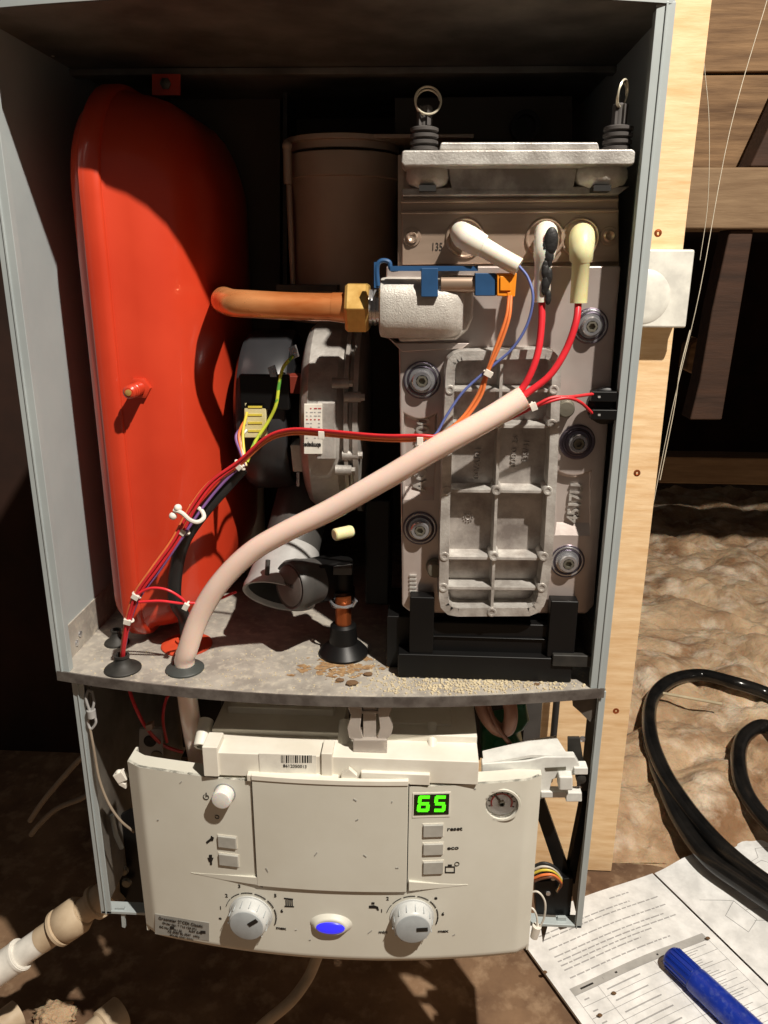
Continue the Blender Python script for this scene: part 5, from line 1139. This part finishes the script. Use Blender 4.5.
# black hose coil on the insulation
def hz(x, y, h=0):
    p = Zp(x, y, -.455); g = -.468+max(-.03, lump(p.x, p.y)); return Zp(x, y, max(-.455, g+.012)+h)
HR = .0125
hs = thing('black_hose', hz(700, 800), 'coil of thick glossy black hose on the tan insulation', 'hose')
s = wire([hz(800, 712), hz(768, 694), hz(735, 683), (hz(700, 675)), hz(670, 681), hz(652, 700), hz(650, 732), hz(662, 768), hz(685, 805), hz(716, 842), hz(750, 872), hz(790, 900)], HR, 18); s.build('outer_loop', M['hose'], hs, ang=80)
s = wire([hz(800, 752), hz(768, 727), hz(748, 733), hz(739, 750), hz(741, 780), hz(755, 808), hz(785, 840)], HR, 18); s.build('inner_loop', M['hose'], hs, ang=80)
s = wire([hz(645, 735, -.02), hz(660, 775, -.012), hz(680, 820, -.01), hz(708, 858, -.01), hz(745, 885, -.01), hz(790, 915, -.01)], HR, 18); s.build('lower_loop', M['hose'], hs, ang=80)
# straw
s = MB(); s.cyl(hz(662, 693, .004), hz(722, 704, .008), .0028, n=8); tag(s.build('pale_stick', M['dirt'], None), 'thin pale stick lying on the insulation inside the hose loop', 'stick')

# pale wool tuft low on the left
s = MB(); bmx = bmesh.new(); bmesh.ops.create_icosphere(bmx, subdivisions=4, radius=1); c = Zp(56, 1016, -.497)
s.add([c+Vector((v.co.x*.045, v.co.y*.03, v.co.z*.018))*(1+.5*abs(noise.noise(v.co*3))-.1) if False else c+Vector((v.co.x*.024, v.co.y*.018, v.co.z*.012))*(.8+.5*abs(noise.noise(v.co*3))+.2*abs(noise.noise(v.co*8))) for v in bmx.verts], [tuple(v.index for v in f_.verts) for f_ in bmx.faces]); bmx.free()
tag(s.build('wool_tuft', M['insul'], None, ang=180), 'pale tuft of wool on the floor between the two cream pipe ends at lower left', 'wool tuft')
# booklet and sheet
ZB = -.500
bk = thing('manual_booklet', Zp(640, 960, ZB), 'open white printed booklet page with a grey-headed table under the blue marker', 'booklet')
c00, c10, c01, c11 = Zp(518, 926, ZB), Zp(652, 876, ZB), Zp(622, 1040, ZB), Zp(785, 1010, ZB)
e1 = (c10-c00); e1.z = 0; wv = e1.normalized(); hv = Vector((wv.y, -wv.x, 0)); PWd, PHt = e1.length*1.05, .29
org = c10-wv*PWd
def B(u, v, h=.004): return org+wv*(PWd*u)+hv*(PHt*v)+Vector((0, 0, h))
s = MB(); NB = 16; vs = []
for layer in (0, 1):
    for i in range(NB+1):
        for j in range(9):
            u = i/NB; v = j/8; hh = (.0045+.004*math.sin(u*math.pi)**2) if layer == 0 else 0.0006; vs.append(B(u, v, hh))
k = 9; o_ = (NB+1)*9; fs = []
for i in range(NB):
    for j in range(8):
        a = i*k+j; fs += [(a, a+1, a+k+1, a+k), (a+o_, a+k+o_, a+k+1+o_, a+1+o_)]
for j in range(8):
    a = j; fs.append((a, a+o_, a+1+o_, a+1)); a = NB*k+j; fs.append((a, a+1, a+1+o_, a+o_))
for i in range(NB):
    a = i*k; fs.append((a, a+k, a+k+o_, a+o_)); a = i*k+8; fs.append((a, a+o_, a+k+o_, a+k))
s.add(vs, fs); s.build('page_block', M['paper'], bk, ang=60)
def Bs(u, v): return B(u, v, .0045+.004*math.sin(u*math.pi)**2+.0002)
def bstrip(u0, v0, u1, v1, name, m):
    s = MB(); n = max(1, int((u1-u0)*16))
    for i in range(n):
        a, b = u0+(u1-u0)*i/n, u0+(u1-u0)*(i+1)/n; s.add([Bs(a, v0), Bs(b, v0), Bs(b, v1), Bs(a, v1)], [(0, 1, 2, 3)])
    return s.build(name, m, bk, smooth=False)
def btext(txt, u, v, size, m, sx=1.0, bold=0):
    return text(txt, 'printed_text', m, bk, Bs(u, v)+Vector((0, 0, .0002)), wv, -hv, size, .00005, sx, bold=bold)
random.seed(9)
pl_ = [(.62, .055, .14), (.10, .10, .62), (.10, .125, .80), (.10, .175, .80), (.10, .215, .74), (.10, .24, .80), (.10, .262, .60), (.10, .285, .5), (.10, .325, .66)]
for (u, v, l) in pl_:
    uu = u
    while uu < u+l:
        wd = random.uniform(.02, .06); bstrip(uu, v-.003, min(uu+wd, u+l), v+.003, 'text_line', M['inkg']); uu += wd+.008
bstrip(.06, .365, .94, .40, 'table_header', M['tablehead'])
for v in (.40, .455, .51, .565, .62, .675, .73, .785, .84, .90, .96): bstrip(.06, v-.0012, .94, v+.0012, 'table_rule', M['inkg'])
for u in (.06, .20, .56, .94): bstrip(u-.0012, .365, u+.0012, .96, 'table_rule', M['inkg'])
for v in (.43, .485, .54, .595, .65, .705, .76, .815, .87, .93):
    bstrip(.09, v-.003, .12, v+.003, 'text_line', M['inkg']); bstrip(.23, v-.003, .23+random.uniform(.1, .28), v+.003, 'text_line', M['inkg'])
    for q in range(3): bstrip(.59, v-.014+q*.011, .59+random.uniform(.2, .32), v-.011+q*.011, 'text_line', M['inkg'])
for u, v in ((.10, .383), (.25, .383), (.60, .383)): bstrip(u, v-.004, u+.09, v+.004, 'text_line', M['ink'])
for (x, y) in ((614, 993), (600, 1015), (708, 938), (545, 972)):
    s = MB(); c = Zp(x, y, ZB+.009); s.ball(c, .0022, (1.3, 1, .5), 6); tag(s.build('dirt_speck', M['dirtd'], None), {614: 'brown dirt speck on the booklet table', 600: 'largest brown dirt speck near the lower edge of the booklet', 708: 'tiny brown dirt speck right of the blue marker cap', 545: 'dark dirt speck beside the left edge of the booklet'}[x], 'dirt speck', 'dirt specks on and beside the booklet')
# right-hand folded diagram sheet
sh = thing('diagram_sheet', Zp(730, 930, ZB), 'folded white sheet with faint pipe drawings right of the booklet page', 'sheet')
def Sp(u, v):
    g = c10+wv*(.004)+hv*(v*PHt*1.0)+wv*(u*.20)+Vector((0, -u*.01, 0)); ridge = .009*math.exp(-((u-.30)/.18)**2)*(1-.5*v)+.010*math.exp(-((u-.8)/.2)**2)
    return Vector((g.x, g.y+.012*u, ZB+.003+ridge))
s = MB(); vs = []; NU = 26; NV2 = 12
for l in (0, 1):
    for i in range(NU+1):
        for j in range(NV2+1):
            p = Sp(i/NU, j/NV2); vs.append(p+Vector((0, 0, -.0008*l)))
k = NV2+1; o_ = (NU+1)*k; fs = []
for i in range(NU):
    for j in range(NV2):
        a = i*k+j; fs += [(a, a+1, a+k+1, a+k), (a+o_, a+k+o_, a+k+1+o_, a+1+o_)]
for j in range(NV2): fs += [(j, j+o_, j+1+o_, j+1), (NU*k+j, NU*k+j+1, NU*k+j+1+o_, NU*k+j+o_)]
for i in range(NU): fs += [(i*k, i*k+k, i*k+k+o_, i*k+o_), (i*k+NV2, i*k+NV2+o_, i*k+k+NV2+o_, i*k+k+NV2)]
s.add(vs, fs); s.build('folded_paper', M['paper'], sh, ang=60)
def sline(pts):
    s = MB(); P_ = []
    for (a, b), (c, d) in zip(pts, pts[1:]):
        for q in range(6): P_.append(Sp(a+(c-a)*q/6, b+(d-b)*q/6)+Vector((0, 0, .0003)))
    P_.append(Sp(*pts[-1])+Vector((0, 0, .0003))); s.tube(P_, .00035, 5); s.build('diagram_line', M['inkg'], sh)
sline([(.35, .10), (.52, .10), (.52, .20), (.35, .20), (.35, .10)]); sline([(.38, .12), (.38, .18)]); sline([(.42, .12), (.42, .18)]); sline([(.46, .12), (.46, .18)])
sline([(.52, .15), (.75, .15), (.80, .10), (.95, .12)]); sline([(.52, .17), (.75, .17), (.8, .22), (.95, .20)])
sline([(.1, .22), (.28, .30), (.30, .42), (.18, .45), (.15, .34), (.28, .30)]); sline([(.30, .36), (.5, .40), (.55, .55), (.8, .6)]); sline([(.28, .42), (.46, .47), (.50, .6), (.75, .7)])
sline([(.60, .28), (.72, .28), (.72, .40), (.60, .40), (.60, .28)]); sline([(.63, .30), (.63, .38)]); sline([(.66, .30), (.66, .38)]); sline([(.69, .30), (.69, .38)])
# marker
mk = thing('marker_pen', Zp(715, 990, ZB), 'thick blue marker pen with a ribbed cap lying on the booklet', 'marker pen')
a = Zp(669, 955, ZB+.022); b = Zp(779, 1058, ZB+.022); d = (b-a).normalized(); Rm = 11.5*((a-CAM).dot(fwd)/F)
ln = (Zp(695, 979, ZB+.022)-a).length
s = MB(); s.lathe(a, d, [(Rm*.25, -.001), (Rm*.72, 0), (Rm*.90, .002), (Rm*.96, .006), (Rm*1.0, ln), (Rm*.98, ln+.001)], 40); cap = s.build('cap', M['penc'], mk, ang=40)
s = MB(); u_, v_, w_ = frame(d)
for i in range(16):
    an = 2*math.pi*i/16; q = u_*math.cos(an)+v_*math.sin(an); s.obox(a+d*(ln*.55)+q*Rm*.985, d*ln*.42, q*.0009, d.cross(q)*.0011)
s.build('cap_rib', M['penc'], cap, bevel=.0003)
s = MB(); s.lathe(a+d*(ln+.001), d, [(Rm*1.06, 0), (Rm*1.10, .002), (Rm*1.12, (b-a).length-ln)], 40); s.build('barrel', M['pen'], mk, ang=40)

# cobwebs
def web(pts, label, r=.0004):
    s = MB(); s.tube(spline(pts, 6), r, 5); tag(s.build('cobweb_thread', M['web'], None), label, 'cobweb', 'cobweb threads in the loft')
web(py((770, -10, .55), (730, 130, .50), (700, 290, .45), (672, 410, .42), (650, 520, .40)), 'long cobweb thread slanting from the top right down to the plywood edge', .0005)
web(py((702, -10, .48), (704, 60, .47), (709, 120, .46), (708, 200, .45), (700, 260, .44)), 'cobweb thread hanging beside the plywood above the roof beam')
web(py((690, 330, .40), (680, 370, .39), (674, 410, .39), (660, 480, .39)), 'short cobweb strand clinging to the plywood edge below the switch', .0007)
